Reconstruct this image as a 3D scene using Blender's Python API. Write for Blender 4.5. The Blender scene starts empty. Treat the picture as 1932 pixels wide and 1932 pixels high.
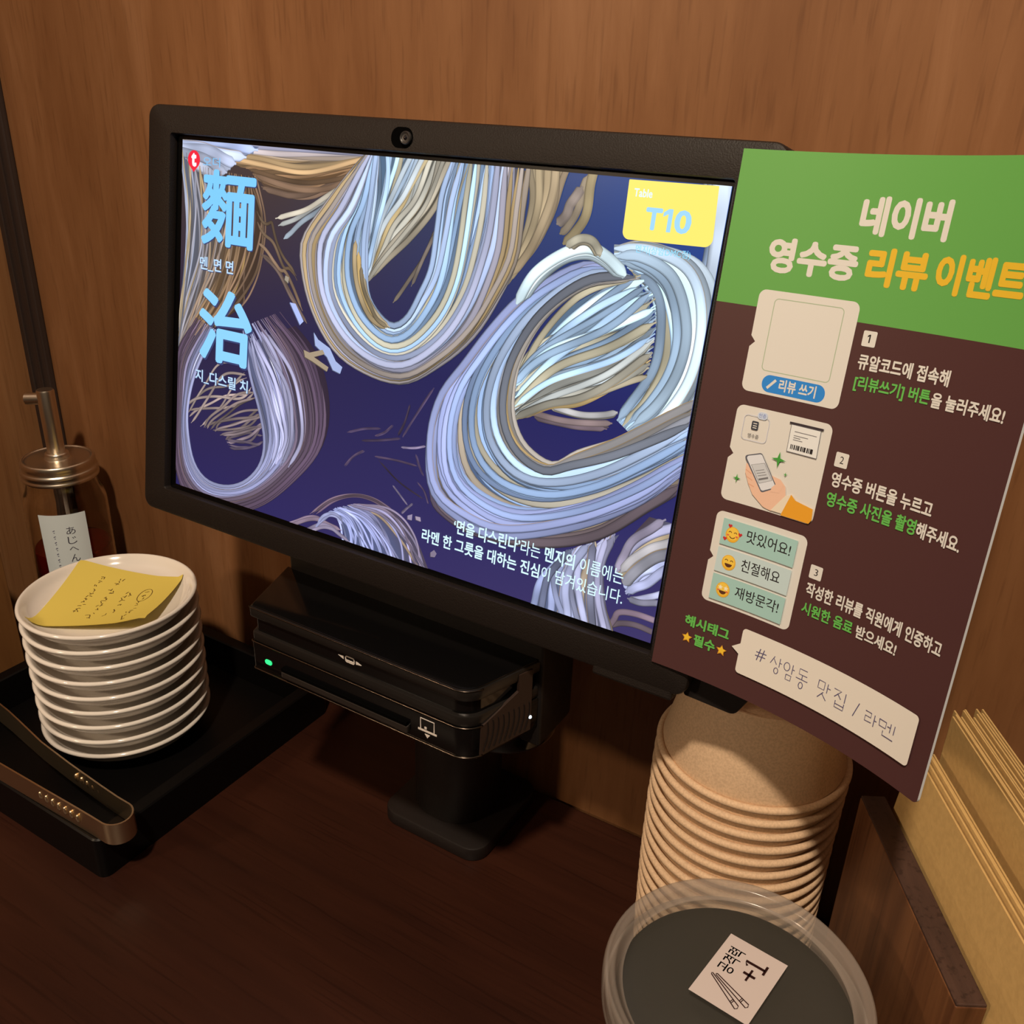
import bpy, bmesh, math, random
from mathutils import Vector, Matrix
import numpy as np

# ------------------------------------------------------------------ camera, world, lamps, exposure
scene = bpy.context.scene
COL = scene.collection
scene.view_settings.view_transform = 'Standard'
scene.view_settings.look = 'None'
scene.view_settings.exposure = 0.0
scene.view_settings.gamma = 1.0
scene.view_settings.use_curve_mapping = False

cam_data = bpy.data.cameras.new('camera')
cam = bpy.data.objects.new('camera', cam_data)
COL.objects.link(cam)
cam_data.sensor_width = 36.0
cam_data.lens = 36.0 * 1740.8023 / 1932.0
cam_data.clip_start = 0.01
cam.matrix_world = Matrix([[0.85314013, -0.24520792, 0.46046171, 0.27194762], [0.52066902, 0.34525292, -0.78083557, -0.44833083], [0.03249132, 0.90591031, 0.42222129, 0.44711323], [0, 0, 0, 1]])
scene.camera = cam

def s2l(c):
    c = c / 255.0
    return c / 12.92 if c <= 0.04045 else ((c + 0.055) / 1.055) ** 2.4
def rgb(r, g, b):
    return (s2l(r), s2l(g), s2l(b), 1.0)

world = bpy.data.worlds.new('room_ambience')
scene.world = world
world.use_nodes = True
wn = world.node_tree
wbg = wn.nodes['Background']
wbg.inputs['Color'].default_value = (1.0, 0.72, 0.50, 1)
wtc = wn.nodes.new('ShaderNodeTexCoord'); wsx = wn.nodes.new('ShaderNodeSeparateXYZ'); wrp = wn.nodes.new('ShaderNodeValToRGB')
wn.links.new(wtc.outputs['Generated'], wsx.inputs[0]); wn.links.new(wsx.outputs['Z'], wrp.inputs['Fac']); wn.links.new(wrp.outputs['Color'], wbg.inputs['Color'])
wrp.color_ramp.elements[0].position = 0.0; wrp.color_ramp.elements[0].color = (.25, .16, .10, 1)
wrp.color_ramp.elements[1].position = 0.75; wrp.color_ramp.elements[1].color = (1.0, .72, .48, 1)
wbg.inputs['Strength'].default_value = 0.11

def area_lamp(name, loc, target, size, power, color, shape='DISK'):
    l = bpy.data.lights.new(name, 'AREA')
    l.shape = shape
    l.size = size
    l.energy = power
    l.color = color
    o = bpy.data.objects.new(name, l)
    COL.objects.link(o)
    o.location = loc
    d = Vector(target) - Vector(loc)
    o.rotation_euler = d.to_track_quat('-Z', 'Y').to_euler()
    return o
area_lamp('pendant_lamp_light', (0.29, -0.86, 1.42), (0.0, 0.0, 0.25), 0.08, 18.5, (1.0, 0.80, 0.60))
area_lamp('far_pendant_lamp_light', (-0.75, -1.70, 1.05), (0.0, 0.0, 0.15), 0.16, 8.5, (1.0, 0.74, 0.50))

# ------------------------------------------------------------------ helpers
def prop(o, label=None, cat=None, group=None, kind=None):
    if label: o['label'] = label
    if cat: o['category'] = cat
    if group: o['group'] = group
    if kind: o['kind'] = kind
    return o
def thing(name, label, cat, loc=(0, 0, 0), rot=(0, 0, 0), group=None):
    o = bpy.data.objects.new(name, None)
    o.empty_display_size = 0.02
    COL.objects.link(o)
    o.location = loc
    o.rotation_euler = rot
    return prop(o, label, cat, group)
def mesh_obj(name, V, F, mat, parent=None, smooth=False, cols=None, loc=None):
    me = bpy.data.meshes.new(name)
    me.from_pydata([tuple(v) for v in V], [], F)
    if cols is not None:
        at = me.color_attributes.new('Col', 'FLOAT_COLOR', 'POINT')
        at.data.foreach_set('color', np.asarray(cols, np.float32).ravel())
    me.materials.append(mat)
    if smooth: me.shade_smooth()
    me.update()
    o = bpy.data.objects.new(name, me)
    COL.objects.link(o)
    if parent: o.parent = parent
    if loc: o.location = loc
    return o
def bm_obj(name, bm, mat, parent=None, smooth=False, loc=None, sharp=None):
    me = bpy.data.meshes.new(name)
    bmesh.ops.recalc_face_normals(bm, faces=bm.faces)
    bm.to_mesh(me); bm.free()
    me.materials.append(mat)
    if smooth:
        me.shade_smooth()
        if sharp is not None: me.set_sharp_from_angle(angle=math.radians(sharp))
    o = bpy.data.objects.new(name, me)
    COL.objects.link(o)
    if parent: o.parent = parent
    if loc: o.location = loc
    return o
def add_box(bm, x0, x1, y0, y1, z0, z1, bev=0.0, seg=2, M=None):
    r = bmesh.ops.create_cube(bm, size=1.0)
    vs = r['verts']
    for v in vs:
        v.co = Vector(((x0 + x1) / 2 + v.co.x * (x1 - x0), (y0 + y1) / 2 + v.co.y * (y1 - y0), (z0 + z1) / 2 + v.co.z * (z1 - z0)))
    if M is not None:
        for v in vs: v.co = M @ v.co
    if bev > 0:
        es = list({e for v in vs for e in v.link_edges})
        bmesh.ops.bevel(bm, geom=es, offset=bev, segments=seg, profile=0.5, affect='EDGES')
    return bm
def box_bm(*a, **k):
    return add_box(bmesh.new(), *a, **k)
def round_poly(pts, radii, seg=6):
    out = []
    n = len(pts)
    for i in range(n):
        p = Vector(pts[i]); a = Vector(pts[i - 1]); b = Vector(pts[(i + 1) % n])
        r = radii[i] if isinstance(radii, (list, tuple)) else radii
        if r <= 0:
            out.append(tuple(p)); continue
        da = (a - p).normalized(); db = (b - p).normalized()
        ang = da.angle(db)
        d = min(r / math.tan(ang / 2), (a - p).length * .49, (b - p).length * .49)
        rr = d * math.tan(ang / 2)
        c = p + (da + db).normalized() * (rr / math.sin(ang / 2))
        p0 = p + da * d; p1 = p + db * d
        v0 = p0 - c; v1 = p1 - c
        cr = v0.x * v1.y - v0.y * v1.x
        th = math.atan2(cr, v0.dot(v1))
        for k in range(seg + 1):
            t = th * k / seg
            out.append((c.x + v0.x * math.cos(t) - v0.y * math.sin(t), c.y + v0.x * math.sin(t) + v0.y * math.cos(t)))
    return out
def rrect(x0, x1, y0, y1, r, seg=6):
    return round_poly([(x0, y0), (x1, y0), (x1, y1), (x0, y1)], r, seg)
def loft(bm, loops, cap0=True, cap1=True):
    rows = [[bm.verts.new(p) for p in L] for L in loops]
    n = len(rows[0])
    for a, b in zip(rows[:-1], rows[1:]):
        for i in range(n):
            bm.faces.new((a[i], a[(i + 1) % n], b[(i + 1) % n], b[i]))
    if cap0: bm.faces.new(rows[0][::-1])
    if cap1: bm.faces.new(rows[-1])
    return bm
def inset_poly(pts, d):
    n = len(pts); out = []
    for i in range(n):
        p = Vector(pts[i]); a = Vector(pts[i - 1]); b = Vector(pts[(i + 1) % n])
        e0 = (p - a); e1 = (b - p)
        if e0.length < 1e-9: e0 = e1
        if e1.length < 1e-9: e1 = e0
        n0 = Vector((-e0.y, e0.x)).normalized(); n1 = Vector((-e1.y, e1.x)).normalized()
        m = (n0 + n1); m = m.normalized() if m.length > 1e-6 else n0
        out.append(tuple(p + m * (d / max(.5, m.dot(n0)))))
    return out
def prism(bm, poly, z0, z1, bev=0.0, axis='Z'):
    def mk(pl, z):
        return [Vector((x, y, z)) if axis == 'Z' else (Vector((x, z, y)) if axis == 'Y' else Vector((z, x, y))) for x, y in pl]
    if bev > 0:
        i1 = inset_poly(poly, bev); s = 1 if z1 > z0 else -1
        h = inset_poly(poly, bev * .3)
        loft(bm, [mk(i1, z0), mk(h, z0 + s * bev * .3), mk(poly, z0 + s * bev), mk(poly, z1 - s * bev), mk(h, z1 - s * bev * .3), mk(i1, z1)])
    else:
        loft(bm, [mk(poly, z0), mk(poly, z1)])
    return bm
def lathe(bm, prof, n=72, cap=False, c=(0, 0, 0)):
    rows = []
    for r, z in prof:
        if r < 1e-7: rows.append([bm.verts.new((c[0], c[1], c[2] + z))])
        else: rows.append([bm.verts.new((c[0] + r * math.cos(2 * math.pi * i / n), c[1] + r * math.sin(2 * math.pi * i / n), c[2] + z)) for i in range(n)])
    for a, b in zip(rows[:-1], rows[1:]):
        for i in range(n):
            j = (i + 1) % n
            if len(a) == 1 and len(b) == 1: continue
            if len(a) == 1: bm.faces.new((a[0], b[j], b[i]))
            elif len(b) == 1: bm.faces.new((a[i], a[j], b[0]))
            else: bm.faces.new((a[i], a[j], b[j], b[i]))
    return bm
def rounded(prof, it=2):
    # corner cutting on an open profile
    for _ in range(it):
        q = [prof[0]]
        for a, b in zip(prof[:-1], prof[1:]):
            q.append((a[0] * .75 + b[0] * .25, a[1] * .75 + b[1] * .25)); q.append((a[0] * .25 + b[0] * .75, a[1] * .25 + b[1] * .75))
        q.append(prof[-1]); prof = q
    return prof

# ------------------------------------------------------------------ materials
def new_mat(name):
    m = bpy.data.materials.new(name)
    m.use_nodes = True
    nt = m.node_tree
    return m, nt, nt.nodes['Principled BSDF']
def simple(name, col, rough=.5, metal=0.0, spec=.5, noise=0.0, nscale=200.0, bump=0.0, coat=0.0):
    m, nt, b = new_mat(name)
    b.inputs['Base Color'].default_value = col
    b.inputs['Roughness'].default_value = rough
    b.inputs['Metallic'].default_value = metal
    b.inputs['Specular IOR Level'].default_value = spec
    b.inputs['Coat Weight'].default_value = coat
    if noise > 0 or bump > 0:
        tc = nt.nodes.new('ShaderNodeTexCoord')
        n = nt.nodes.new('ShaderNodeTexNoise'); n.inputs['Scale'].default_value = nscale; n.inputs['Detail'].default_value = 6
        nt.links.new(tc.outputs['Object'], n.inputs['Vector'])
        if noise > 0:
            mx = nt.nodes.new('ShaderNodeMix'); mx.data_type = 'RGBA'; mx.blend_type = 'MULTIPLY'
            mx.inputs['Factor'].default_value = noise
            mx.inputs[6].default_value = col
            rp = nt.nodes.new('ShaderNodeValToRGB'); rp.color_ramp.elements[0].position = .35; rp.color_ramp.elements[1].position = .62
            rp.color_ramp.elements[0].color = (.25, .2, .17, 1)
            nt.links.new(n.outputs['Fac'], rp.inputs['Fac']); nt.links.new(rp.outputs['Color'], mx.inputs[7])
            nt.links.new(mx.outputs[2], b.inputs['Base Color'])
        if bump > 0:
            bp = nt.nodes.new('ShaderNodeBump'); bp.inputs['Strength'].default_value = bump; bp.inputs['Distance'].default_value = .001
            nt.links.new(n.outputs['Fac'], bp.inputs['Height']); nt.links.new(bp.outputs['Normal'], b.inputs['Normal'])
    return m
def wood(name, stops, scale, pore=.35, rough=.5, spec=.4, pore_scale=(420, 420, 16), rot=(0, 0, 0), big=(5, 5, 1.2), bump=.15, coat=0.0):
    m, nt, b = new_mat(name)
    N = nt.nodes.new; L = nt.links.new
    tc = N('ShaderNodeTexCoord')
    def mapped(sc):
        mp = N('ShaderNodeMapping'); mp.inputs['Scale'].default_value = sc; mp.inputs['Rotation'].default_value = rot
        L(tc.outputs['Object'], mp.inputs['Vector']); return mp.outputs['Vector']
    n1 = N('ShaderNodeTexNoise'); n1.inputs['Scale'].default_value = 1; n1.inputs['Detail'].default_value = 8; n1.inputs['Roughness'].default_value = .62; n1.inputs['Distortion'].default_value = .4
    L(mapped(scale), n1.inputs['Vector'])
    n2 = N('ShaderNodeTexNoise'); n2.inputs['Scale'].default_value = 1; n2.inputs['Detail'].default_value = 3
    L(mapped(big), n2.inputs['Vector'])
    ad = N('ShaderNodeMath'); ad.operation = 'MULTIPLY_ADD'; ad.inputs[1].default_value = .55
    L(n1.outputs['Fac'], ad.inputs[0])
    m2 = N('ShaderNodeMath'); m2.operation = 'MULTIPLY'; m2.inputs[1].default_value = .45
    L(n2.outputs['Fac'], m2.inputs[0]); L(m2.outputs[0], ad.inputs[2])
    rp = N('ShaderNodeValToRGB')
    el = rp.color_ramp.elements
    el[0].position, el[0].color = stops[0]
    el[1].position, el[1].color = stops[-1]
    for p, c in stops[1:-1]:
        e = el.new(p); e.color = c
    L(ad.outputs[0], rp.inputs['Fac'])
    n3 = N('ShaderNodeTexNoise'); n3.inputs['Scale'].default_value = 1; n3.inputs['Detail'].default_value = 2
    L(mapped(pore_scale), n3.inputs['Vector'])
    r3 = N('ShaderNodeValToRGB'); r3.color_ramp.elements[0].position = .30; r3.color_ramp.elements[1].position = .44
    r3.color_ramp.elements[0].color = (.35, .28, .24, 1)
    L(n3.outputs['Fac'], r3.inputs['Fac'])
    mx = N('ShaderNodeMix'); mx.data_type = 'RGBA'; mx.blend_type = 'MULTIPLY'; mx.inputs['Factor'].default_value = pore
    L(rp.outputs['Color'], mx.inputs[6]); L(r3.outputs['Color'], mx.inputs[7]); L(mx.outputs[2], b.inputs['Base Color'])
    b.inputs['Roughness'].default_value = rough
    b.inputs['Specular IOR Level'].default_value = spec
    b.inputs['Coat Weight'].default_value = coat
    b.inputs['Coat Roughness'].default_value = .25
    if bump:
        bp = N('ShaderNodeBump'); bp.inputs['Strength'].default_value = bump; bp.inputs['Distance'].default_value = .0008
        L(n1.outputs['Fac'], bp.inputs['Height']); L(bp.outputs['Normal'], b.inputs['Normal'])
    return m
def printed(name, rough=.45, spec=.35, emit=False):
    m, nt, b = new_mat(name)
    a = nt.nodes.new('ShaderNodeVertexColor'); a.layer_name = 'Col'
    if emit:
        b.inputs['Base Color'].default_value = (.004, .004, .005, 1)
        b.inputs['Roughness'].default_value = .22
        b.inputs['Specular IOR Level'].default_value = .12
        nt.links.new(a.outputs['Color'], b.inputs['Emission Color'])
        b.inputs['Emission Strength'].default_value = 1.1
    else:
        nt.links.new(a.outputs['Color'], b.inputs['Base Color'])
        b.inputs['Roughness'].default_value = rough
        b.inputs['Specular IOR Level'].default_value = spec
    return m
M = {}
M['wall'] = wood('cedar_panel', [(.30, (.145, .058, .022, 1)), (.43, (.205, .088, .034, 1)), (.55, (.250, .114, .047, 1)), (.70, (.320, .158, .074, 1))], (44, 44, 5.5), pore=.28, rough=.45, spec=.35, big=(9, 9, 1.4), pore_scale=(380, 380, 26))
M['wall_side'] = wood('cedar_side_panel', [(.28, (.19, .080, .030, 1)), (.5, (.26, .12, .048, 1)), (.72, (.33, .17, .075, 1))], (85, 85, 2.6), pore=.25, rough=.5, spec=.3)
M['table'] = wood('dark_stained_wood', [(.3, (.019, .0055, .0032, 1)), (.5, (.030, .0088, .0046, 1)), (.7, (.046, .0140, .0070, 1))], (2.5, 45, 45), pore=.4, rough=.42, spec=.3, pore_scale=(14, 420, 420), big=(4, 9, 9), bump=.1)
M['block'] = wood('amber_wood', [(.3, (.15, .062, .018, 1)), (.5, (.20, .09, .028, 1)), (.7, (.26, .125, .045, 1))], (60, 60, 4), pore=.3, rough=.5)
M['walnut'] = wood('walnut', [(.32, (.040, .014, .007, 1)), (.5, (.115, .044, .018, 1)), (.66, (.230, .100, .040, 1))], (70, 70, 5), pore=.5, rough=.5, big=(25, 25, 3), bump=.3)
M['walnut_end'] = wood('walnut_raw_edge', [(.3, (.030, .015, .011, 1)), (.5, (.055, .027, .019, 1)), (.7, (.090, .046, .032, 1))], (120, 22, 120), pore=.6, rough=.7, bump=.6, rot=(0, 0, math.radians(-30)))
M['trim'] = wood('dark_trim', [(.3, (.012, .008, .007, 1)), (.5, (.030, .019, .016, 1)), (.7, (.058, .040, .033, 1))], (110, 110, 1.0), pore=.3, rough=.5)
M['black'] = simple('black_matte_plastic', (.0105, .0085, .0080, 1), .55, spec=.35, bump=.12, nscale=1400)
M['bezel'] = simple('black_textured_bezel', (.0125, .0095, .0085, 1), .5, spec=.28, bump=.25, nscale=1600)
M['gloss'] = simple('black_gloss_plastic', (.0035, .0033, .0035, 1), .12, spec=.45)
M['lcdborder'] = simple('black_display_border', (.0015, .0015, .0018, 1), .3, spec=.2)
M['black_metal'] = simple('black_coated_metal', (.0125, .0095, .0088, 1), .42, spec=.4, bump=.08, nscale=1200)
M['tray'] = simple('black_lacquer', (.0026, .0022, .0022, 1), .38, spec=.22)
M['slot'] = simple('slot_dark', (.0015, .0015, .0015, 1), .8, spec=.02)
M['vent'] = simple('brownish_grille_plastic', (.030, .015, .010, 1), .6)
M['slot_lip'] = simple('grey_slot_lip', (.022, .018, .016, 1), .35)
M['chrome'] = simple('chrome_line', (.13, .105, .085, 1), .25, metal=1.0)
M['steel'] = simple('brushed_steel', (.88, .72, .50, 1), .30, metal=1.0, bump=.05, nscale=900)
M['lidsteel'] = simple('jar_lid_steel', (.74, .66, .55, 1), .30, metal=1.0)
M['ceramic'] = simple('white_glazed_ceramic', (.80, .76, .71, 1), .12, spec=.5, coat=.3)
M['kraft_bowl'] = simple('kraft_pulp_board', (.72, .52, .34, 1), .6, spec=.25, noise=.22, nscale=900)
M['napkin'] = simple('unbleached_paper', (.62, .42, .17, 1), .85, spec=.1, noise=.12, nscale=350, bump=.1)
M['print'] = printed('printed_card')
M['label'] = printed('printed_label', .7, .2)
M['display'] = printed('lit_display', emit=True)
M['reader_grey'] = simple('grey_lens_ring', (.035, .033, .033, 1), .35)
M['lens'] = simple('lens_glass', (.010, .009, .012, 1), .06, spec=.8)
M['sauce'] = simple('red_chilli_oil', (.16, .006, .004, 1), .15)
m, nt, b = new_mat('green_light'); b.inputs['Emission Color'].default_value = (.015, .85, .22, 1); b.inputs['Emission Strength'].default_value = 1.25; b.inputs['Base Color'].default_value = (.05, .5, .2, 1); M['led'] = m
m, nt, b = new_mat('white_pilot_light'); b.inputs['Emission Color'].default_value = (.75, .9, 1.0, 1); b.inputs['Emission Strength'].default_value = 1.6; M['pilot'] = m
m, nt, b = new_mat('clear_glass'); b.inputs['Transmission Weight'].default_value = 1.0; b.inputs['Roughness'].default_value = .02; b.inputs['IOR'].default_value = 1.45; b.inputs['Base Color'].default_value = (.98, .93, .85, 1); M['glass'] = m
def translucent(name, col, alpha, rough):
    m, nt, b = new_mat(name)
    b.inputs['Base Color'].default_value = col
    b.inputs['Alpha'].default_value = alpha
    b.inputs['Roughness'].default_value = rough
    b.inputs['Specular IOR Level'].default_value = .6
    return m
M['tubplastic'] = translucent('clear_tub_plastic', (.36, .32, .28, 1), .40, .22)
M['lidplastic'] = translucent('clear_lid_plastic', (.22, .21, .18, 1), .13, .14)
M['lidrim'] = translucent('frosted_lid_rim', (.36, .31, .27, 1), .46, .18)
M['note'] = printed('note_paper', .8, .15)

# ------------------------------------------------------------------ setting
def struct(name, bm, mat):
    return prop(bm_obj(name, bm, mat), kind='structure')
struct('wall_back', box_bm(-.475, 1.1, 0.0, .03, -.02, 1.25), M['wall'])
struct('wall_left', box_bm(-.505, -.475, -.75, .03, -.02, 1.25), M['wall_side'])
tr = bmesh.new()
add_box(tr, -.4748, -.4460, -.0060, 0.0, 0.0, 1.25, .0012)
add_box(tr, -.4690, -.4655, -.0078, -.005, 0.0, 1.25, .0006)
add_box(tr, -.4560, -.4530, -.0078, -.005, 0.0, 1.25, .0006)
struct('trim_1', tr, M['trim'])
tb = box_bm(-.475, 1.1, -.75, -.004, -.035, 0.0, .0015)
prop(bm_obj('counter_table', tb, M['table']), 'dark stained wooden counter top that everything stands on', 'table')

# ------------------------------------------------------------------ text and flat shapes
def text_geo(s, bold=0.0):
    V, F = glyphs(s)
    if bold <= 0: return V, F
    V2 = []; F2 = []
    for k in range(8):
        dx, dy = bold * math.cos(k * math.pi / 4), bold * math.sin(k * math.pi / 4)
        b0_ = len(V2); V2 += [(x + dx, y + dy) for x, y in V]; F2 += [tuple(i + b0_ for i in f) for f in F]
    return V2, F2
def glyphs(s):
    cu = bpy.data.curves.new('lettering', 'FONT')
    cu.body = s; cu.size = 1.0; cu.resolution_u = 3; cu.fill_mode = 'FRONT'
    o = bpy.data.objects.new('lettering', cu)
    COL.objects.link(o)
    dg = bpy.context.evaluated_depsgraph_get()
    me = bpy.data.meshes.new_from_object(o.evaluated_get(dg))
    V = [(v.co.x, v.co.y) for v in me.vertices]; F = [tuple(p.vertices) for p in me.polygons]
    bpy.data.objects.remove(o); bpy.data.curves.remove(cu); bpy.data.meshes.remove(me)
    return V, F
def fit(V, box):
    xs = [v[0] for v in V]; ys = [v[1] for v in V]
    x0, x1, y0, y1 = min(xs), max(xs), min(ys), max(ys)
    a, b, c, d = box
    return [(a + (x - x0) / max(1e-9, x1 - x0) * (b - a), c + (y - y0) / max(1e-9, y1 - y0) * (d - c)) for x, y in V]
def poly_geo(pts, step=None):
    bm = bmesh.new()
    bm.faces.new([bm.verts.new((x, y, 0)) for x, y in pts])
    bm.normal_update()
    bmesh.ops.triangulate(bm, faces=bm.faces[:])
    if step:
        xs = [p[0] for p in pts]; x = math.floor(min(xs) / step) * step + step
        while x < max(xs):
            bmesh.ops.bisect_plane(bm, geom=bm.verts[:] + bm.edges[:] + bm.faces[:], plane_co=(x, 0, 0), plane_no=(1, 0, 0)); x += step
    bm.verts.index_update()
    V = [(v.co.x, v.co.y) for v in bm.verts]; F = [tuple(v.index for v in f.verts) for f in bm.faces]
    bm.free()
    return V, F
def stroke_geo(pts, w, closed=False):
    n = len(pts); V = []; F = []
    for i, p in enumerate(pts):
        a = pts[i - 1] if (i > 0 or closed) else p
        c = pts[(i + 1) % n] if (i < n - 1 or closed) else p
        d = Vector((c[0] - a[0], c[1] - a[1])); d = d.normalized() if d.length > 0 else Vector((1, 0))
        V += [(p[0] - d.y * w / 2, p[1] + d.x * w / 2), (p[0] + d.y * w / 2, p[1] - d.x * w / 2)]
    for i in range(n if closed else n - 1):
        j = (i + 1) % n
        F.append((2 * i, 2 * i + 1, 2 * j + 1, 2 * j))
    return V, F
def ell(cx, cy, rx, ry, n=28, a0=0, a1=360):
    return [(cx + rx * math.cos(math.radians(a0 + (a1 - a0) * i / n)), cy + ry * math.sin(math.radians(a0 + (a1 - a0) * i / n))) for i in range(n if a1 - a0 >= 360 else n + 1)]
def star(cx, cy, r, k=5, inner=.45, rot=90):
    return [(cx + (r if i % 2 == 0 else r * inner) * math.cos(math.radians(rot + 180 * i / k)), cy + (r if i % 2 == 0 else r * inner) * math.sin(math.radians(rot + 180 * i / k))) for i in range(2 * k)]
def cut(V, F, step):
    bm = bmesh.new()
    vs = [bm.verts.new((x, y, 0)) for x, y in V]
    for f in F:
        try: bm.faces.new([vs[i] for i in f])
        except ValueError: pass
    xs = [v[0] for v in V]; x = math.floor(min(xs) / step) * step + step
    while x < max(xs):
        bmesh.ops.bisect_plane(bm, geom=bm.verts[:] + bm.edges[:] + bm.faces[:], plane_co=(x, 0, 0), plane_no=(1, 0, 0)); x += step
    bm.verts.index_update()
    V2 = [(v.co.x, v.co.y) for v in bm.verts]; F2 = [tuple(v.index for v in f.verts) for f in bm.faces]
    bm.free()
    return V2, F2
class Art:
    """flat artwork in mm: coloured shapes in layers, mapped onto a surface, becomes one mesh"""
    def __init__(self, mapper, dz, grid=None):
        self.grid = grid; self.V = []; self.F = []; self.C = []; self.map = mapper; self.dz = dz; self.layer = 0
    def put(self, geo, col, layer=None):
        V, F = geo
        if self.grid and len(col) == 4 and not isinstance(col[0], (tuple, list)): V, F = cut(V, F, self.grid)
        if layer is None: self.layer += 1; layer = self.layer
        k = len(self.V)
        self.V += [self.map(x, y, layer * self.dz) for x, y in V]
        self.F += [tuple(i + k for i in f) for f in F]
        self.C += [col] * len(V) if len(col) == 4 and not isinstance(col[0], (tuple, list)) else col
    def poly(self, pts, col, step=None, layer=None): self.put(poly_geo(pts, step), col, layer)
    def text(self, s, box, col, bold=0.0, layer=None):
        V, F = text_geo(s, bold); V = fit(V, box)
        if bold <= 0 or layer is not None: self.put((V, F), col, layer); return
        nv, nf = len(V) // 8, len(F) // 8
        self.layer += 1
        for k in range(8):   # each copy a hair above the last, so they do not shade one another
            self.put((V[k * nv:(k + 1) * nv], [tuple(i - k * nv for i in f) for f in F[k * nf:(k + 1) * nf]]), col, self.layer + k * .3)
        self.layer += 3
    def stroke(self, pts, w, col, closed=False, layer=None): self.put(stroke_geo(pts, w, closed), col, layer)

# ------------------------------------------------------------------ tablet on its stand
TILT = 0.174152
TO = Vector((0.0, -0.104, 0.320))
tablet = thing('tablet_display', 'wide black table ordering tablet showing noodle nests, in front of the wood wall', 'tablet', TO, (-TILT, 0, 0))
def tl(poly, n): return [Vector((x, -n, y)) for x, y in poly]
outer = rrect(-.1745, .1725, -.1136, .1116, .007, 8)
inner = rrect(-.1563, .1536, -.0984, .0974, .0015, 8)
bm = bmesh.new()
loft(bm, [tl(inset_poly(outer, .010), -.0190), tl(inset_poly(outer, .004), -.0175), tl(outer, -.0140), tl(outer, .0030), tl(inset_poly(outer, .0006), .0042), tl(inset_poly(outer, .0018), .0048), tl(inset_poly(inner, -.0004), .0048), tl(inner, .0042), tl(inner, -.0008)], True, True)
bm_obj('housing', bm, M['bezel'], tablet, True, sharp=35)
bm = box_bm(.128, .1665, -.0045, .012, -.1168, -.108, .0012)
bm_obj('bottom_lip', bm, M['bezel'], tablet)
bm = bmesh.new()
prism(bm, round_poly([(.1690, .040), (.1690, -.1152), (.1925, -.1165), (.1968, -.1085), (.1968, .040)], [.002, .0015, .004, .003, .004], 5), .003, .016, .0008, 'Y')
bm_obj('side_module', bm, M['black'], tablet, True, sharp=35)
bm = bmesh.new()
prism(bm, inner, -.0004, .0004, 0, 'Y')
bm_obj('display_border', bm, M['lcdborder'], tablet)
bm = bmesh.new()
prism(bm, rrect(-.0096, .0026, .0990, .1080, .0043, 8), -.0049, -.0030, 0, 'Y')
rec = bm_obj('webcam_recess', bm, M['slot'], tablet)
bm = bmesh.new()
lathe(bm, rounded([(0, 0), (.0029, 0), (.0029, .0016), (.0025, .0020), (.0019, .0014), (0, .0014)], 1), 32)
bmesh.ops.rotate(bm, verts=bm.verts, cent=(0, 0, 0), matrix=Matrix.Rotation(math.radians(90), 3, 'X'))
bmesh.ops.translate(bm, verts=bm.verts, vec=(-.0006, -.0048, .1034))
cm = bm_obj('webcam', bm, M['reader_grey'], tablet, True, sharp=40)
bm = bmesh.new()
lathe(bm, [(0, .0006), (.0006, .0005), (.0010, .0001), (.0011, -.0002)], 24)
bmesh.ops.rotate(bm, verts=bm.verts, cent=(0, 0, 0), matrix=Matrix.Rotation(math.radians(90), 3, 'X'))
bmesh.ops.translate(bm, verts=bm.verts, vec=(-.0006, -.0063, .1034))
bm_obj('webcam_lens', bm, M['lens'], cm, True)

# --- the lit picture
SW, SH = 151.6, 95.2
def on_display(x, y, d): return (x / 1000, -d, y / 1000)
art = Art(on_display, 1.1e-6)
def lerp(a, b, t): return tuple(x + (y - x) * t for x, y in zip(a, b))
nx, ny = 24, 16
V = []; F = []; C = []
for j in range(ny + 1):
    for i in range(nx + 1):
        u = i / nx; v = j / ny
        V.append((-SW + 2 * SW * u, -SH + 2 * SH * v))
        bot = lerp((40, 35, 88), (60, 52, 100), u); top = lerp((74, 60, 52), (36, 74, 150), max(0, u * 1.3 - .3))
        midc = lerp((44, 36, 62), (34, 36, 98), u)
        c = lerp(bot, midc, v * 2) if v < .5 else lerp(midc, top, v * 2 - 1)
        C.append(rgb(*c))
for j in range(ny):
    for i in range(nx):
        a = j * (nx + 1) + i
        F.append((a, a + 1, a + nx + 2, a + nx + 1))
art.put((V, F), C)
art.layer = 200
def resample(pts, n):
    P = [np.array(p, float) for p in pts]
    for e in (0, -1):   # strands that leave the panel carry on past its edge
        if abs(P[e][0]) > SW - 7 or abs(P[e][1]) > SH - 7:
            d = P[e] - P[1 if e == 0 else -2]; q = P[e] + d / np.hypot(*d) * 9
            if e == 0: P.insert(0, q)
            else: P.append(q)
    if len(P) == 2: P = [P[0], (P[0] + P[1]) / 2, P[1]]
    E = [2 * P[0] - P[1]] + P + [2 * P[-1] - P[-2]]
    out = []
    for i in range(1, len(E) - 2):
        p0, p1, p2, p3 = E[i - 1:i + 3]
        for k in range(14):
            t = k / 14
            out.append(.5 * ((2 * p1) + (-p0 + p2) * t + (2 * p0 - 5 * p1 + 4 * p2 - p3) * t * t + (-p0 + 3 * p1 - 3 * p2 + p3) * t ** 3))
    out.append(P[-1])
    out = np.array(out)
    d = np.r_[0, np.cumsum(np.hypot(*np.diff(out, axis=0).T))]
    s = np.linspace(0, d[-1], n)
    return np.stack([np.interp(s, d, out[:, 0]), np.interp(s, d, out[:, 1])], 1)
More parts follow.
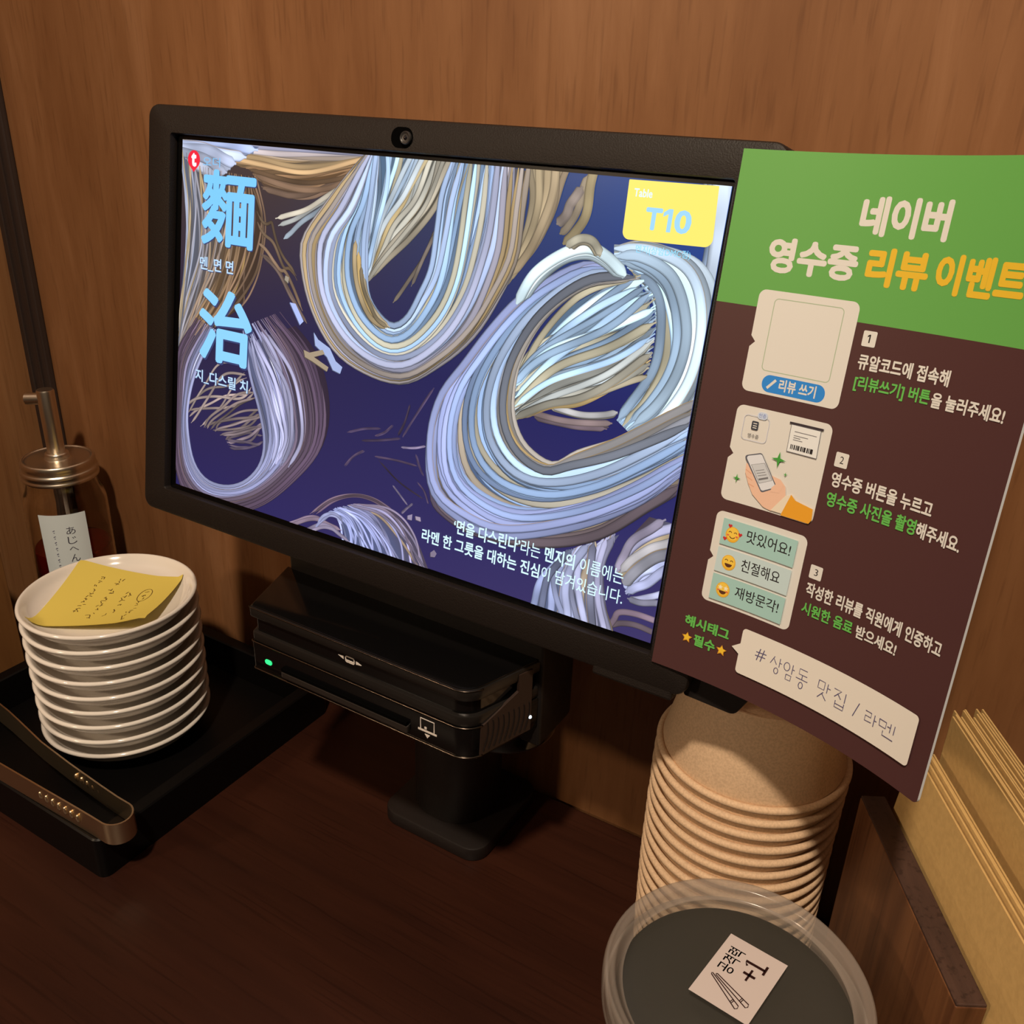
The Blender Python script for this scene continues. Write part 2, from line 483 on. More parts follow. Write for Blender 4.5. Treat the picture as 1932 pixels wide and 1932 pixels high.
BUNDLES = [
([[(-151.4,96.0),(-113.5,95.2),(-68.6,95.2),(-23.2,96.3)],[(-129.2,90.1),(-97.8,89.9),(-68.1,87.8),(-24.8,94.6)],[(-101.5,83.4),(-81.2,81.4),(-58.1,82.4),(-31.5,90.9)],[(-92.8,75.6),(-66.9,73.5),(-50.2,76.9),(-39.6,81.8)]],16,30,[(150,165,225),(172,142,100),(150,112,76),(120,95,80)],0.9,0,0.6,0.12,0.2743),
([[(-84.0,63.6),(-66.5,67.3),(-52.7,73.3),(-39.4,80.5)],[(-76.2,52.3),(-63.1,61.4),(-52.2,67.9),(-40.8,75.0)]],3,26,[(150,140,120),(165,190,215)],0.8,0,0.3,0.12,0.2743),
([[(-152.0,95.9),(-129.4,95.7),(-102.2,94.9)],[(-151.8,90.1),(-133.5,89.1),(-113.0,84.7)],[(-151.6,84.3),(-140.9,81.3),(-125.2,74.5)]],8,44,[(150,172,225),(176,192,228),(160,168,190)],0.8,0.1,0.4,0.12,0.2743),
([[(-150.4,82.1),(-146.8,60.1),(-148.7,29.3),(-150.9,9.2),(-151.5,-11.0)],[(-139.8,82.9),(-134.9,57.4),(-135.7,34.7),(-143.9,10.2),(-151.4,-13.1)],[(-115.9,80.9),(-113.6,55.8),(-117.8,33.0),(-128.0,12.4),(-147.8,-13.7)],[(-98.2,80.1),(-91.2,58.0),(-93.9,35.8),(-100.9,20.0),(-110.0,8.8)]],24,17,[(165,180,215),(150,150,165),(165,130,95),(110,85,70)],0.5,0.15,0.7,0.12,0.2743),
([[(-97.0,76.7),(-87.1,65.5),(-81.1,51.8),(-68.4,41.8)],[(-93.1,46.9),(-80.3,38.9),(-68.2,25.9),(-59.4,14.7)],[(-90.6,40.6),(-77.9,34.1),(-66.9,20.9),(-56.2,11.5)]],5,15,[(120,98,75),(140,112,88),(95,80,80)],0.6,0.0,0.5,0.12,0.2743),
([[(24.2,-5.4),(16.5,-18.6),(8.6,-32.8)],[(25.1,-5.8),(17.4,-19.0),(9.6,-33.2)]],2,12,[(84,66,96),(70,58,96)],0.85,0,0.2,0.12,0.2277),
([[(11.2,-16.0),(9.2,-24.8),(5.7,-32.8)],[(12.1,-16.5),(10.1,-25.2),(6.6,-33.2)]],2,12,[(84,66,96),(70,58,96)],0.85,0,0.2,0.12,0.2277),
([[(-8.4,-35.8),(-2.6,-32.7),(2.2,-28.1)],[(-7.5,-36.2),(-1.7,-33.1),(3.1,-28.5)]],2,12,[(84,66,96),(70,58,96)],0.85,0,0.2,0.12,0.2277),
([[(-16.5,-40.0),(-4.5,-37.1),(7.2,-33.7)],[(-15.6,-40.4),(-3.5,-37.5),(8.2,-34.1)]],2,12,[(84,66,96),(70,58,96)],0.85,0,0.2,0.12,0.2277),
([[(-14.5,-44.6),(-21.2,-49.2),(-26.2,-55.5)],[(-13.5,-45.0),(-20.2,-49.7),(-25.2,-55.9)]],2,12,[(84,66,96),(70,58,96)],0.85,0,0.2,0.12,0.2277),
([[(-4.9,-47.5),(8.9,-55.5),(24.3,-60.5)],[(-3.9,-47.9),(9.9,-55.9),(25.3,-60.9)]],2,12,[(84,66,96),(70,58,96)],0.85,0,0.2,0.12,0.2277),
([[(17.5,-39.4),(19.9,-44.3),(23.0,-49.1)],[(18.4,-39.8),(20.8,-44.7),(23.9,-49.5)]],2,12,[(84,66,96),(70,58,96)],0.85,0,0.2,0.12,0.2277),
([[(-7.4,-46.1),(5.5,-45.1),(18.9,-45.1)],[(-6.4,-46.6),(6.5,-45.5),(19.8,-45.5)]],2,12,[(84,66,96),(70,58,96)],0.85,0,0.2,0.12,0.2277),
([[(-26.3,-37.7),(-15.6,-33.6),(-5.0,-31.4)],[(-25.3,-38.1),(-14.6,-34.0),(-4.1,-31.8)]],2,12,[(84,66,96),(70,58,96)],0.85,0,0.2,0.12,0.2277),
([[(19.8,-52.9),(24.6,-56.7),(27.5,-62.2)],[(20.7,-53.3),(25.6,-57.1),(28.4,-62.6)]],2,12,[(84,66,96),(70,58,96)],0.85,0,0.2,0.12,0.2277),
([[(8.5,-38.0),(15.7,-36.7),(22.7,-34.3)],[(9.1,-38.4),(16.4,-37.1),(23.3,-34.7)]],2,12,[(140,128,165),(125,112,150)],0.8,0,0.2,0.12,0.2277),
([[(5.4,-58.2),(10.4,-62.1),(15.3,-65.9)],[(6.1,-58.6),(11.0,-62.5),(16.0,-66.3)]],2,12,[(140,128,165),(125,112,150)],0.8,0,0.2,0.12,0.2277),
([[(12.2,-71.1),(15.2,-67.8),(18.5,-64.4)],[(12.8,-71.5),(15.8,-68.2),(19.2,-64.8)]],2,12,[(140,128,165),(125,112,150)],0.8,0,0.2,0.12,0.2277),
([[(-143.4,-47.5),(-124.6,-26.9),(-105.5,-12.5)],[(-139.6,-56.7),(-114.9,-42.7),(-91.6,-30.3)],[(-121.0,-56.9),(-103.6,-47.7),(-86.9,-38.0)],[(-111.8,-59.9),(-96.7,-52.7),(-84.4,-43.8)],[(-108.3,-64.1),(-95.2,-60.4),(-83.7,-54.7)]],14,17,[(150,135,130),(140,122,120),(120,105,110),(90,78,105)],0.5,0,0.6,0.12,0.2692),
([[(-122.5,-0.6),(-136.2,-23.3),(-142.4,-43.1),(-143.0,-59.9),(-137.6,-78.1),(-126.6,-87.1),(-110.5,-87.4),(-95.1,-80.8),(-83.9,-68.4),(-81.2,-53.3),(-87.1,-34.9),(-96.1,-17.1),(-102.0,1.8)],[(-130.3,1.3),(-145.5,-21.7),(-148.3,-44.2),(-148.2,-66.0),(-143.3,-85.4),(-129.8,-95.2),(-110.1,-93.7),(-88.3,-84.1),(-69.2,-66.6),(-60.2,-48.9),(-65.9,-27.0),(-76.3,-9.9),(-93.9,7.5)],[(-137.2,3.4),(-151.4,-18.6),(-151.8,-44.9),(-152.3,-68.6),(-150.5,-88.0),(-139.1,-101.8),(-112.0,-103.6),(-82.5,-91.0),(-58.6,-70.5),(-41.3,-48.6),(-38.5,-25.4),(-49.2,-1.7),(-74.1,16.3)]],20,25,[(165,175,232),(150,158,215),(120,100,125),(90,70,100)],0.42,0.1,0.7,0.12,0.2692),
([[(-97.5,-2.1),(-86.8,-23.2),(-80.6,-37.5),(-75.4,-52.1),(-78.8,-65.6)],[(-83.5,6.1),(-66.0,-11.9),(-57.7,-29.2),(-56.3,-48.0),(-63.1,-65.2)]],6,20,[(165,172,222),(150,150,190)],0.42,0.1,0.5,0.12,0.2692),
([[(-48.5,-87.4),(-34.3,-75.1),(-18.5,-68.5),(-5.2,-67.5),(9.1,-71.2)],[(-41.8,-85.7),(-30.9,-76.2),(-18.3,-70.5),(-5.7,-69.9),(7.1,-73.7)]],3,16,[(112,92,110),(100,80,105)],0.7,0,0.2,0.12,0.2277),
([[(-36.8,-84.4),(-29.3,-83.8),(-23.9,-89.7),(-20.5,-99.5)],[(-29.8,-79.2),(-17.4,-80.7),(-8.6,-88.2),(-2.6,-99.8)],[(-22.7,-76.1),(-4.9,-77.4),(7.7,-86.4),(15.1,-97.4)],[(-18.0,-74.0),(5.3,-71.6),(21.5,-80.7),(32.2,-95.6)]],19,19,[(150,165,232),(155,170,240),(150,158,220),(140,122,150)],0.45,0.05,0.6,0.12,0.2277),
([[(-56.7,-93.0),(-49.2,-89.0),(-42.5,-87.2),(-35.6,-88.8)],[(-54.8,-94.5),(-47.3,-90.5),(-40.7,-88.8),(-33.0,-89.4)]],2,30,[(128,108,135),(140,120,145)],0.6,0,0.1,0.12,0.2277),
([[(-51.1,-97.7),(-39.7,-90.5),(-32.1,-89.9),(-27.0,-91.9)],[(-49.2,-99.3),(-38.6,-93.0),(-31.1,-91.6),(-26.0,-93.0)]],2,30,[(150,140,180),(140,132,165)],0.6,0,0.1,0.12,0.2277),
([[(-39.9,-87.2),(-36.1,-82.9),(-29.5,-81.8),(-23.5,-84.9)],[(-37.3,-88.6),(-34.2,-85.1),(-28.5,-84.2),(-24.9,-87.3)]],2,24,[(155,165,220),(150,158,215)],0.6,0,0.1,0.12,0.2277),
([[(133.4,-88.9),(134.5,-83.8),(142.7,-81.2),(152.1,-81.4)],[(133.3,-93.7),(142.2,-92.0),(152.1,-91.8)]],2,46,[(108,90,110),(130,112,125)],0.7,0,0.1,0.12,0.1863),
([[(94.3,-95.5),(94.5,-83.1),(98.0,-74.7),(101.9,-66.9)],[(112.6,-95.6),(108.6,-83.7),(108.8,-71.6),(114.8,-59.5)],[(123.1,-95.1),(120.1,-82.6),(118.8,-68.7),(119.2,-56.4)],[(131.0,-94.5),(125.7,-80.8),(124.0,-64.8),(130.0,-48.9)]],13,62,[(140,158,215),(168,180,228),(165,172,215),(150,150,190)],0.6,0.3,0.5,0.12,0.1863),
([[(129.0,-68.5),(131.0,-60.5),(134.9,-50.3),(142.1,-38.5)],[(131.8,-67.7),(135.4,-58.3),(141.9,-50.2),(151.7,-43.9)],[(133.4,-69.0),(138.1,-60.7),(145.1,-55.6),(152.2,-51.8)],[(135.7,-74.0),(141.2,-64.9),(147.1,-59.1),(152.8,-55.2)],[(137.3,-77.7),(143.3,-71.2),(151.6,-63.6)]],9,56,[(120,100,115),(168,182,232),(170,158,130),(168,182,232),(165,175,225)],0.55,0.35,0.4,0.12,0.1863),
([[(137.3,-77.9),(143.2,-79.1),(148.4,-79.3),(152.5,-78.5)],[(139.4,-78.9),(145.3,-74.7),(151.9,-70.0)]],2,54,[(160,160,190),(170,180,225)],0.6,0.2,0.2,0.12,0.1863),
([[(61.8,95.9),(64.8,81.4),(62.0,60.6),(52.8,41.7)],[(69.2,95.1),(70.6,80.6),(65.9,62.4),(56.5,45.8)],[(80.9,95.3),(77.2,79.2),(70.5,65.0),(63.4,56.6)]],11,26,[(165,150,120),(160,142,108),(140,122,100)],0.75,0,0.6,0.12,0.3106),
([[(94.0,94.9),(93.6,78.7),(88.8,70.3),(83.3,65.7)],[(87.5,88.0),(81.7,80.9),(77.7,75.9)]],3,40,[(150,135,95),(120,110,110)],0.85,0,0.2,0.12,0.3106),
([[(-19.1,95.4),(-18.2,77.9),(-20.3,59.0),(-21.8,44.2)],[(-4.7,95.6),(-10.6,80.0),(-16.6,62.4),(-20.8,39.7)],[(10.2,95.1),(3.0,77.5),(-8.8,63.1),(-20.1,37.4)],[(22.0,94.5),(14.4,75.6),(-0.5,58.0),(-19.7,38.3)]],15,27,[(150,196,250),(165,200,238),(178,180,170),(150,140,120)],0.42,0.12,0.6,0.12,0.3106),
([[(18.0,68.7),(11.6,52.0),(0.9,37.1),(-11.5,22.9)],[(16.4,62.8),(13.1,55.1),(13.3,45.5)]],2,18,[(120,108,95),(110,100,95)],0.5,0,0.1,0.12,0.3106),
([[(-20.0,95.3),(-20.8,73.9),(-22.9,54.9),(-21.5,35.7),(-15.8,25.5),(-4.0,18.6),(5.4,23.1),(12.6,35.6),(17.7,48.2),(19.2,66.7),(20.1,81.1),(23.7,95.3)],[(-22.5,95.1),(-29.6,71.7),(-40.4,55.3),(-41.6,33.1),(-29.5,16.3),(-10.7,5.6),(7.2,6.9),(24.9,19.9),(36.2,39.5),(41.3,61.8),(43.2,79.5),(43.1,95.9)],[(-25.9,95.3),(-35.0,85.5),(-47.1,71.6),(-60.7,54.7),(-62.0,42.6),(-55.4,23.1),(-41.3,4.7),(-23.2,-4.7),(4.9,-7.8),(27.6,5.7),(44.0,21.4),(54.8,39.8),(61.7,57.1),(61.2,77.7),(60.9,96.5)]],30,31,[(152,180,225),(150,198,252),(155,192,250),(165,168,200),(140,128,115)],0.4,0.22,0.6,0.12,0.3106),
([[(-21.8,38.8),(-19.5,31.3),(-11.5,22.9),(-3.0,18.7)],[(-29.8,58.0),(-27.1,35.0),(-18.6,21.9),(-7.9,17.2)]],4,18,[(165,150,120),(172,150,110)],0.4,0.3,0.4,0.12,0.3106),
([[(142.6,98.0),(147.2,81.6),(149.0,68.6),(148.7,55.1)],[(153.0,98.8),(156.1,76.0),(155.8,62.8),(153.8,47.6)]],6,52,[(150,185,235),(196,216,238),(180,206,236)],0.7,0,0.4,0.12,0.3312),
([[(106.6,68.6),(125.8,70.0),(144.7,64.7),(153.5,49.0),(154.4,21.3),(144.5,1.2),(128.3,-10.5)],[(107.4,63.8),(119.0,65.2),(134.0,58.7),(143.3,40.6),(143.6,22.9),(137.2,7.1),(125.8,-5.7)],[(119.5,58.2),(128.6,50.3),(132.1,35.3),(132.3,20.9),(126.0,7.2),(120.3,-2.3)]],20,40,[(188,212,232),(180,214,246),(178,214,246),(160,205,252),(170,208,248)],0.62,0.22,0.5,0.12,0.3312),
([[(80.7,-8.7),(98.5,-9.1),(115.4,-7.5)],[(74.8,-5.9),(98.1,-6.8),(118.7,-2.6)]],3,24,[(92,78,90),(110,95,95)],0.7,0,0.3,0.12,0.3312),
([[(86.8,-1.6),(101.8,-2.5),(112.6,-0.8),(119.6,1.8)],[(86.9,-2.7),(102.0,-3.7),(112.7,-1.9),(119.8,0.7)]],2,26,[(165,172,185),(150,140,120)],0.5,0,0.1,0.12,0.3312),
([[(130.2,19.8),(105.0,3.9),(86.8,-1.9),(70.9,-11.5)],[(130.8,29.4),(111.7,14.3),(87.8,3.0),(69.1,-10.3)],[(130.5,40.0),(113.9,25.8),(86.6,11.3),(68.3,-6.4)],[(128.2,50.3),(108.2,35.2),(85.2,20.3),(67.8,0.8)],[(121.2,57.4),(98.0,46.9),(77.0,27.4),(68.0,5.6)]],24,32,[(150,140,115),(168,172,165),(158,202,250),(165,208,250),(160,200,246)],0.42,0.3,0.6,0.12,0.3312),
([[(26.8,-51.9),(33.3,-62.8),(55.8,-69.9),(89.4,-66.8),(119.1,-55.3),(140.8,-35.5),(151.0,-25.9)],[(30.0,-52.9),(39.2,-59.6),(60.1,-64.7),(90.3,-61.0),(118.2,-50.2),(140.1,-31.7),(150.4,-22.3)]],5,30,[(105,90,120),(140,122,128),(165,148,120)],0.55,0,0.4,0.12,0.3312),
([[(111.3,59.9),(95.8,60.2),(77.2,49.3),(64.4,40.1),(51.8,25.1),(40.5,8.8),(27.9,-10.0),(23.9,-32.3),(29.2,-54.9),(45.9,-64.1),(70.2,-66.4),(105.5,-53.1),(132.7,-35.9),(151.2,-18.3)],[(114.8,57.7),(94.9,55.6),(73.6,38.3),(61.5,21.9),(54.5,4.8),(53.0,-11.8),(57.9,-26.6),(71.9,-37.7),(94.3,-39.0),(115.1,-31.5),(133.9,-19.3),(151.9,-5.4)],[(119.7,56.9),(97.2,51.9),(79.1,36.8),(68.7,16.8),(66.7,-1.0),(69.9,-14.2),(78.3,-23.8),(92.6,-28.0),(104.6,-19.6),(123.8,-8.4),(150.5,10.5)]],30,34,[(135,150,205),(150,168,232),(150,192,252),(155,195,250),(165,172,190),(150,140,125)],0.4,0.22,0.6,0.12,0.3312),
([[(63.7,38.5),(70.5,52.9),(82.9,62.8),(94.7,67.0),(104.2,64.2),(114.1,57.6)],[(67.7,42.0),(73.6,50.3),(85.0,60.2),(95.4,63.2),(103.8,61.3),(112.8,56.0)]],3,44,[(182,212,225),(165,190,205)],0.6,0.15,0.1,0.12,0.3312),
([[(84.0,66.2),(90.1,70.1),(96.7,69.7),(101.7,64.6)],[(86.7,65.0),(91.2,68.4),(96.2,68.2),(101.1,63.1)]],2,34,[(178,178,160),(150,140,115)],0.6,0,0.1,0.12,0.3312)]
rng = np.random.default_rng(7)
MM_PX = .29
for guides, n, w, cols, dark, gold_p, jit, var, sc in BUNDLES:
    NS = 56
    n_given = n
    if n > 12: n = int(n * 1.75); w = w * .70
    G = np.array([resample(g, NS) for g in guides])
    K = len(guides) - 1
    order = list(range(n))
    rng.shuffle(order)
    if n_given > 6 and n_given != 14:
        # what shows between the strands: the shaded strands underneath
        V = []; F = []; C = []
        NT = 4 * K + 1
        for q in range(NT):
            t = q / (NT - 1); k = min(K - 1, int(t * K)); fr = t * K - k
            L_ = G[k] * (1 - fr) + G[k + 1] * fr
            cc = t * (len(cols) - 1); ci = min(len(cols) - 2, int(cc))
            c = np.array(lerp(cols[ci], cols[ci + 1], cc - ci)) * (.42 + .3 * dark)
            for a in range(2, NS - 2): V.append(tuple(L_[a])); C.append(rgb(*c))
        w_ = NS - 4
        for q in range(NT - 1):
            for a in range(w_ - 1): F.append((q * w_ + a, q * w_ + a + 1, (q + 1) * w_ + a + 1, (q + 1) * w_ + a))
        art.put((V, F), C)
    for i in order:
        t = min(1, max(0, (i + .5 + rng.normal() * jit * .5) / n))
        k = min(K - 1, int(t * K)) if K > 0 else 0
        fr = t * K - k
        # the strand wanders a little between its neighbours
        ph = rng.uniform(0, 6.28, 2); am = jit / n * .8
        tt = np.linspace(0, 1, NS)
        drift = am * np.sin(tt * 5 + ph[0]) + am * .5 * np.sin(tt * 11 + ph[1]) + (.10 * min(1, jit / .6) * np.sin(tt * rng.uniform(1.5, 4) + ph[1]) if n > 12 else 0)
        tp = np.clip(t + drift, -.03, 1.03)
        kq = np.clip((tp * K).astype(int), 0, K - 1); fq = (tp * K - kq)[:, None]; ia = np.arange(NS)
        ctr = G[kq, ia] * (1 - fq) + G[kq + 1, ia] * fq
        tan_ = np.gradient(ctr, axis=0); tan_ /= np.maximum(1e-9, np.hypot(tan_[:, 0], tan_[:, 1]))[:, None]
        nor = np.stack([-tan_[:, 1], tan_[:, 0]], 1)
        cc = t * (len(cols) - 1); ci = min(len(cols) - 2, int(cc)) if len(cols) > 1 else 0
        base = np.array(lerp(cols[ci], cols[ci + 1], cc - ci) if len(cols) > 1 else cols[0], float)
        base *= 1 + rng.normal() * var
        base = base * .80 + base.mean() * .20 * np.array((1.10, 1.0, .93))
        if rng.random() < gold_p * .6: base = base * .45 + np.array((196, 160, 92)) * .55
        elif rng.random() < .18: base *= .78
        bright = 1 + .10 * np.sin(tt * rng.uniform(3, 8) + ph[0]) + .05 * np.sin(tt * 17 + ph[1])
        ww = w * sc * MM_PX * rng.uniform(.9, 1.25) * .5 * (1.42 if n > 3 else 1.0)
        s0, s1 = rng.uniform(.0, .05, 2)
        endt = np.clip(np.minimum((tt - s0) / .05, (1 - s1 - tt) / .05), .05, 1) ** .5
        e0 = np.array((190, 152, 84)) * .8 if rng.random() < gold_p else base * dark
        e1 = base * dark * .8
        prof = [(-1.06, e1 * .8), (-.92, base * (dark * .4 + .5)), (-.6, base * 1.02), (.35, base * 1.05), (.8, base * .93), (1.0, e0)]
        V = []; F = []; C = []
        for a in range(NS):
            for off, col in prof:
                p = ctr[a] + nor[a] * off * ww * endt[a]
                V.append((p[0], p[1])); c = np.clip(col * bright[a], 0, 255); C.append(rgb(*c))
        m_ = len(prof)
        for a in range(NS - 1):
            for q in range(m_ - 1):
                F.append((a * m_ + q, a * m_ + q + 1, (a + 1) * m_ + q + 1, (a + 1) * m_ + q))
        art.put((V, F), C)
for pts, col in [([(-69.4,20.9),(-65.4,20.8),(-59.3,12.8),(-61.6,10.6)],(175,190,245)),([(-52.0,8.4),(-48.8,5.2),(-40.8,2.1),(-36.4,-3.7),(-31.9,-5.9),(-33.0,-9.4),(-37.9,-8.4),(-42.3,-2.5),(-50.5,2.0)],(165,180,225)),([(-58.1,-1.5),(-54.1,-2.3),(-45.5,0.6),(-43.9,-1.3),(-51.0,-4.0),(-40.9,-7.5),(-41.7,-9.8),(-51.8,-6.4),(-56.9,-5.0)],(165,148,125)),([(-73.3,33.9),(-70.8,33.2),(-71.1,30.2),(-73.7,31.7)],(160,150,135)),([(16.4,-71.6),(19.2,-70.2),(19.2,-73.4),(16.6,-73.4)],(150,138,165)),([(21.1,-70.7),(24.1,-70.5),(24.7,-72.6),(21.7,-72.4)],(165,150,170)),([(32.2,-86.7),(34.2,-84.8),(35.9,-86.3),(35.0,-88.4),(32.5,-88.8)],(130,118,140))]:
    art.poly(pts, rgb(*[c * .55 for c in col])); art.poly([(x + .35, y + .35) for x, y in pts], rgb(*col))
# clip the picture to the panel
bm = bmesh.new()
cl = bm.verts.layers.float_color.new('Col')
vs = []
for p, c in zip(art.V, art.C):
    v = bm.verts.new(p); v[cl] = c; vs.append(v)
for f in art.F:
    try: bm.faces.new([vs[i] for i in f])
    except ValueError: pass
for co, no in (((SW / 1000, 0, 0), (1, 0, 0)), ((-SW / 1000, 0, 0), (-1, 0, 0)), ((0, 0, SH / 1000), (0, 0, 1)), ((0, 0, -SH / 1000), (0, 0, -1))):
    bmesh.ops.bisect_plane(bm, geom=bm.verts[:] + bm.edges[:] + bm.faces[:], plane_co=co, plane_no=no, clear_outer=True)
top_layer = art.layer
art2 = Art(on_display, 1.1e-6); art2.layer = top_layer + 20
def ui(*a, **k): art2.text(*a, **k)
cy = rgb(128, 212, 255)
art2.poly(round_poly([(109.1,94.5),(146.7,94.9),(148.1,72.1),(109.6,71.5)], [.3, .3, 3.2, 3.2], 8), rgb(255, 232, 112))
ui('Table', (112.0, 120.0, 88.2, 91.4), rgb(225, 245, 255), .02)
T_C = rgb(160, 214, 250)
def one_poly(x0, x1, y0, y1):
    st = (x1 - x0) * .46; h = y1 - y0
    return [(x1 - st, y0), (x1, y0), (x1, y1), (x1 - st, y1)], [(x0, y1 - h * .36), (x1 - st, y1 - h * .22), (x1 - st, y1), (x0, y1 - h * .17)]
ui('T', (118.4, 125.6, 76.1, 84.7), T_C, .035)
for q_ in one_poly(126.0, 129.9, 76.0, 84.8): art2.poly(q_, T_C)
ui('0', (131.0, 138.1, 75.9, 84.9), T_C, .035)
ui('멘지(상암DMC점)', (116.4, 140.0, 66.4, 70.0), rgb(140, 220, 255), .0)
pin = ell(-142.0, 85.6, 4.6, 4.6, 32, -50, 230)
art2.poly([(-142.0, 79.3)] + pin, rgb(238, 40, 62))
ui('t', (-144.1, -140.0, 82.0, 89.0), rgb(255, 240, 248), .05)
ui('오더', (-135.2, -122.4, 82.8, 87.6), rgb(128, 196, 246), .0)
def shadow_text(s, box, bold, col=cy, d=.5):
    ui(s, (box[0] + d, box[1] + d, box[2] - d, box[3] - d), rgb(58, 66, 110), bold); ui(s, box, col, bold)
shadow_text('麵', (-135.2, -95.9, 43.4, 81.8), .022, rgb(126, 202, 255))
shadow_text('治', (-135.0, -94.6, -18.3, 21.2), .028, rgb(140, 208, 255), .9)
shadow_text('멘_면 면', (-135.4, -110.1, 29.6, 36.9), .018, rgb(190, 222, 250), .4)
shadow_text('지_다스릴 치', (-136.7, -96.0, -31.5, -24.3), .018, rgb(190, 222, 250), .4)
def split_text(parts, box, y0, y1):
    # runs of different weight set as one line
    full = ''.join(p for p, _ in parts)
    V, F = text_geo(full, 0); xs = [v[0] for v in V]; X0, X1 = min(xs), max(xs)
    pos = 0
    for p, bd in parts:
        pre = full[:pos]
        def adv(s):
            if not s: return X0
            a = max(v[0] for v in text_geo(s + '|', 0)[0]); bb = max(v[0] for v in text_geo('|', 0)[0]); return a - bb + X0 * 0
        st = adv(pre) if pre else 0.0
        V1, F1 = text_geo(p, bd)
        ys_all = [v[1] for v in V]; ya, yb = min(ys_all), max(ys_all)
        k = (box[1] - box[0]) / (X1 - X0); ky = (y1 - y0) / (yb - ya)
        art2.put(([(box[0] + (x + st - X0) * k, y0 + (y - ya) * ky) for x, y in V1], F1), rgb(214, 246, 255))
        pos += len(p)
split_text([("‘면을 다스린다’", .022), ('라는 ', .006), ('멘지의', .022), (' 이름에는', .006)], (44.6, 134.5), -72.7, -65.7)
split_text([('라멘 한 그릇을 대하는 진심', .022), ('이 담겨있습니다.', .006)], (26.6, 135.8), -81.8, -75.2)
vs = []
for p, c in zip(art2.V, art2.C):
    v = bm.verts.new(p); v[cl] = c; vs.append(v)
for f in art2.F:
    try: bm.faces.new([vs[i] for i in f])
    except ValueError: pass
for f in bm.faces:
    f.normal_update()
    if f.normal.y > 0: f.normal_flip()
me = bpy.data.meshes.new('display_screen'); bm.to_mesh(me); bm.free(); me.materials.append(M['display'])
ds = bpy.data.objects.new('display_screen', me); COL.objects.link(ds); ds.parent = tablet; ds.location = (0, -.0005, 0)
ds['label'] = 'lit screen with pale noodle nests and Korean lettering'

# --- stand
stand = thing('tablet_stand', 'short black metal stand with square base carrying the tablet', 'stand', (.003, -.046, 0))
bm = bmesh.new()
prism(bm, rrect(-.039, .039, -.0385, .0385, .012, 8), 0.0, .010, .0015)
bm_obj('base_plate', bm, M['black_metal'], stand, True, sharp=35)
bm = bmesh.new()
prism(bm, rrect(-.0300, .0250, -.027, .027, .024, 14), .010, .126, .0006)
bm_obj('post', bm, M['black_metal'], stand, True, sharp=40)
bm = bmesh.new()
prism(bm, round_poly([(-.088, -.0545), (.0855, -.0545), (.0855, -.012), (-.088, -.012)], [.002, .002, .010, .010], 6), .126, .214, .002)
bm_obj('cradle', bm, M['black'], stand, True, sharp=35)
bm = bmesh.new()
prism(bm, rrect(-.05, .05, -.03, .012, .006), .214, .33, .002)
bm_obj('mounting_arm', bm, M['black'], stand, True, sharp=35)
bm = bmesh.new()
lathe(bm, rounded([(0, -.0125), (.0265, -.0125), (.0292, -.0112), (.0300, -.0080), (.0300, .008), (0, .008)], 1), 56, c=(.0520, -.0340, .1275))
bm_obj('hub_cap', bm, M['gloss'], stand, True, sharp=50)

# --- card reader
rd = thing('card_reader', 'glossy black card reader with green light under the tablet', 'card reader', (0, -.10, .1385))
def rpoly(ins=0.0, fr=0.0):
    pts = [(-.0735 + ins, -.0445 + ins + fr), (.0725 - ins, -.0445 + ins + fr), (.0868 - ins, -.0005), (.0868 - ins, .0005), (-.088 + ins, .0005), (-.088 + ins, -.0005)]
    return round_poly(pts, [.002, .0125, 0, 0, 0, 0], 10)
def rbody(z0, z1, ins, bev, fr=0.0):
    bm = bmesh.new(); prism(bm, rpoly(ins, fr), z0, z1, bev); return bm
M['reader'] = simple('black_satin_plastic', (.012, .0105, .0098, 1), .3, spec=.45)
bm_obj('lower_body', rbody(0.0, .0196, 0, .0012), M['gloss'], rd, True, sharp=35)
bm_obj('bevelled_band', rbody(.0197, .0262, .0004, .0010), M['reader'], rd, True, sharp=35)
bm_obj('swipe_groove', rbody(.0263, .0355, .0024, 0), M['gloss'], rd, True, sharp=35)
bm_obj('upper_body', rbody(.0356, .0420, 0, .0009), M['reader'], rd, True, sharp=35)
bm_obj('top_plate', rbody(.0421, .0428, .0010, .0003), M['gloss'], rd, True, sharp=35)
def tube(bm, pts, r, n=6):
    rows = []
    for i, p in enumerate(pts):
        p = Vector(p); a = Vector(pts[max(0, i - 1)]); c = Vector(pts[min(len(pts) - 1, i + 1)])
        d = (c - a).normalized(); u = d.orthogonal().normalized()
        if i: 
            u = (lu - d * lu.dot(d)).normalized()
        lu = u; w = d.cross(u)
        rows.append([bm.verts.new(p + (u * math.cos(2 * math.pi * k / n) + w * math.sin(2 * math.pi * k / n)) * r) for k in range(n)])
    for a, b_ in zip(rows[:-1], rows[1:]):
        for k in range(n): bm.faces.new((a[k], a[(k + 1) % n], b_[(k + 1) % n], b_[k]))
    bm.faces.new(rows[0][::-1]); bm.faces.new(rows[-1])
    return bm
def edge_line(z, off, upto=None):
    pl = [p for p in rpoly(off) if p[1] < -.001]
    return [(x, y, z) for x, y in pl]
for nm, z, r in (('bottom_trim', .0016, .0006), ('slot_trim', .0197, .0005), ('top_trim', .0418, .0003)):
    bm_obj(nm, tube(bmesh.new(), edge_line(z, -.0001), r), M['chrome'], rd, True)
bm = box_bm(-.0510, .0365, -.0465, -.0435, .0044, .0088, .0008)
sl = bm_obj('card_slot', bm, M['slot_lip'], rd)
bm = box_bm(-.0505, .0360, -.0468, -.0440, .0090, .0112, .0004)
bm_obj('slot_opening', bm, M['slot'], sl)
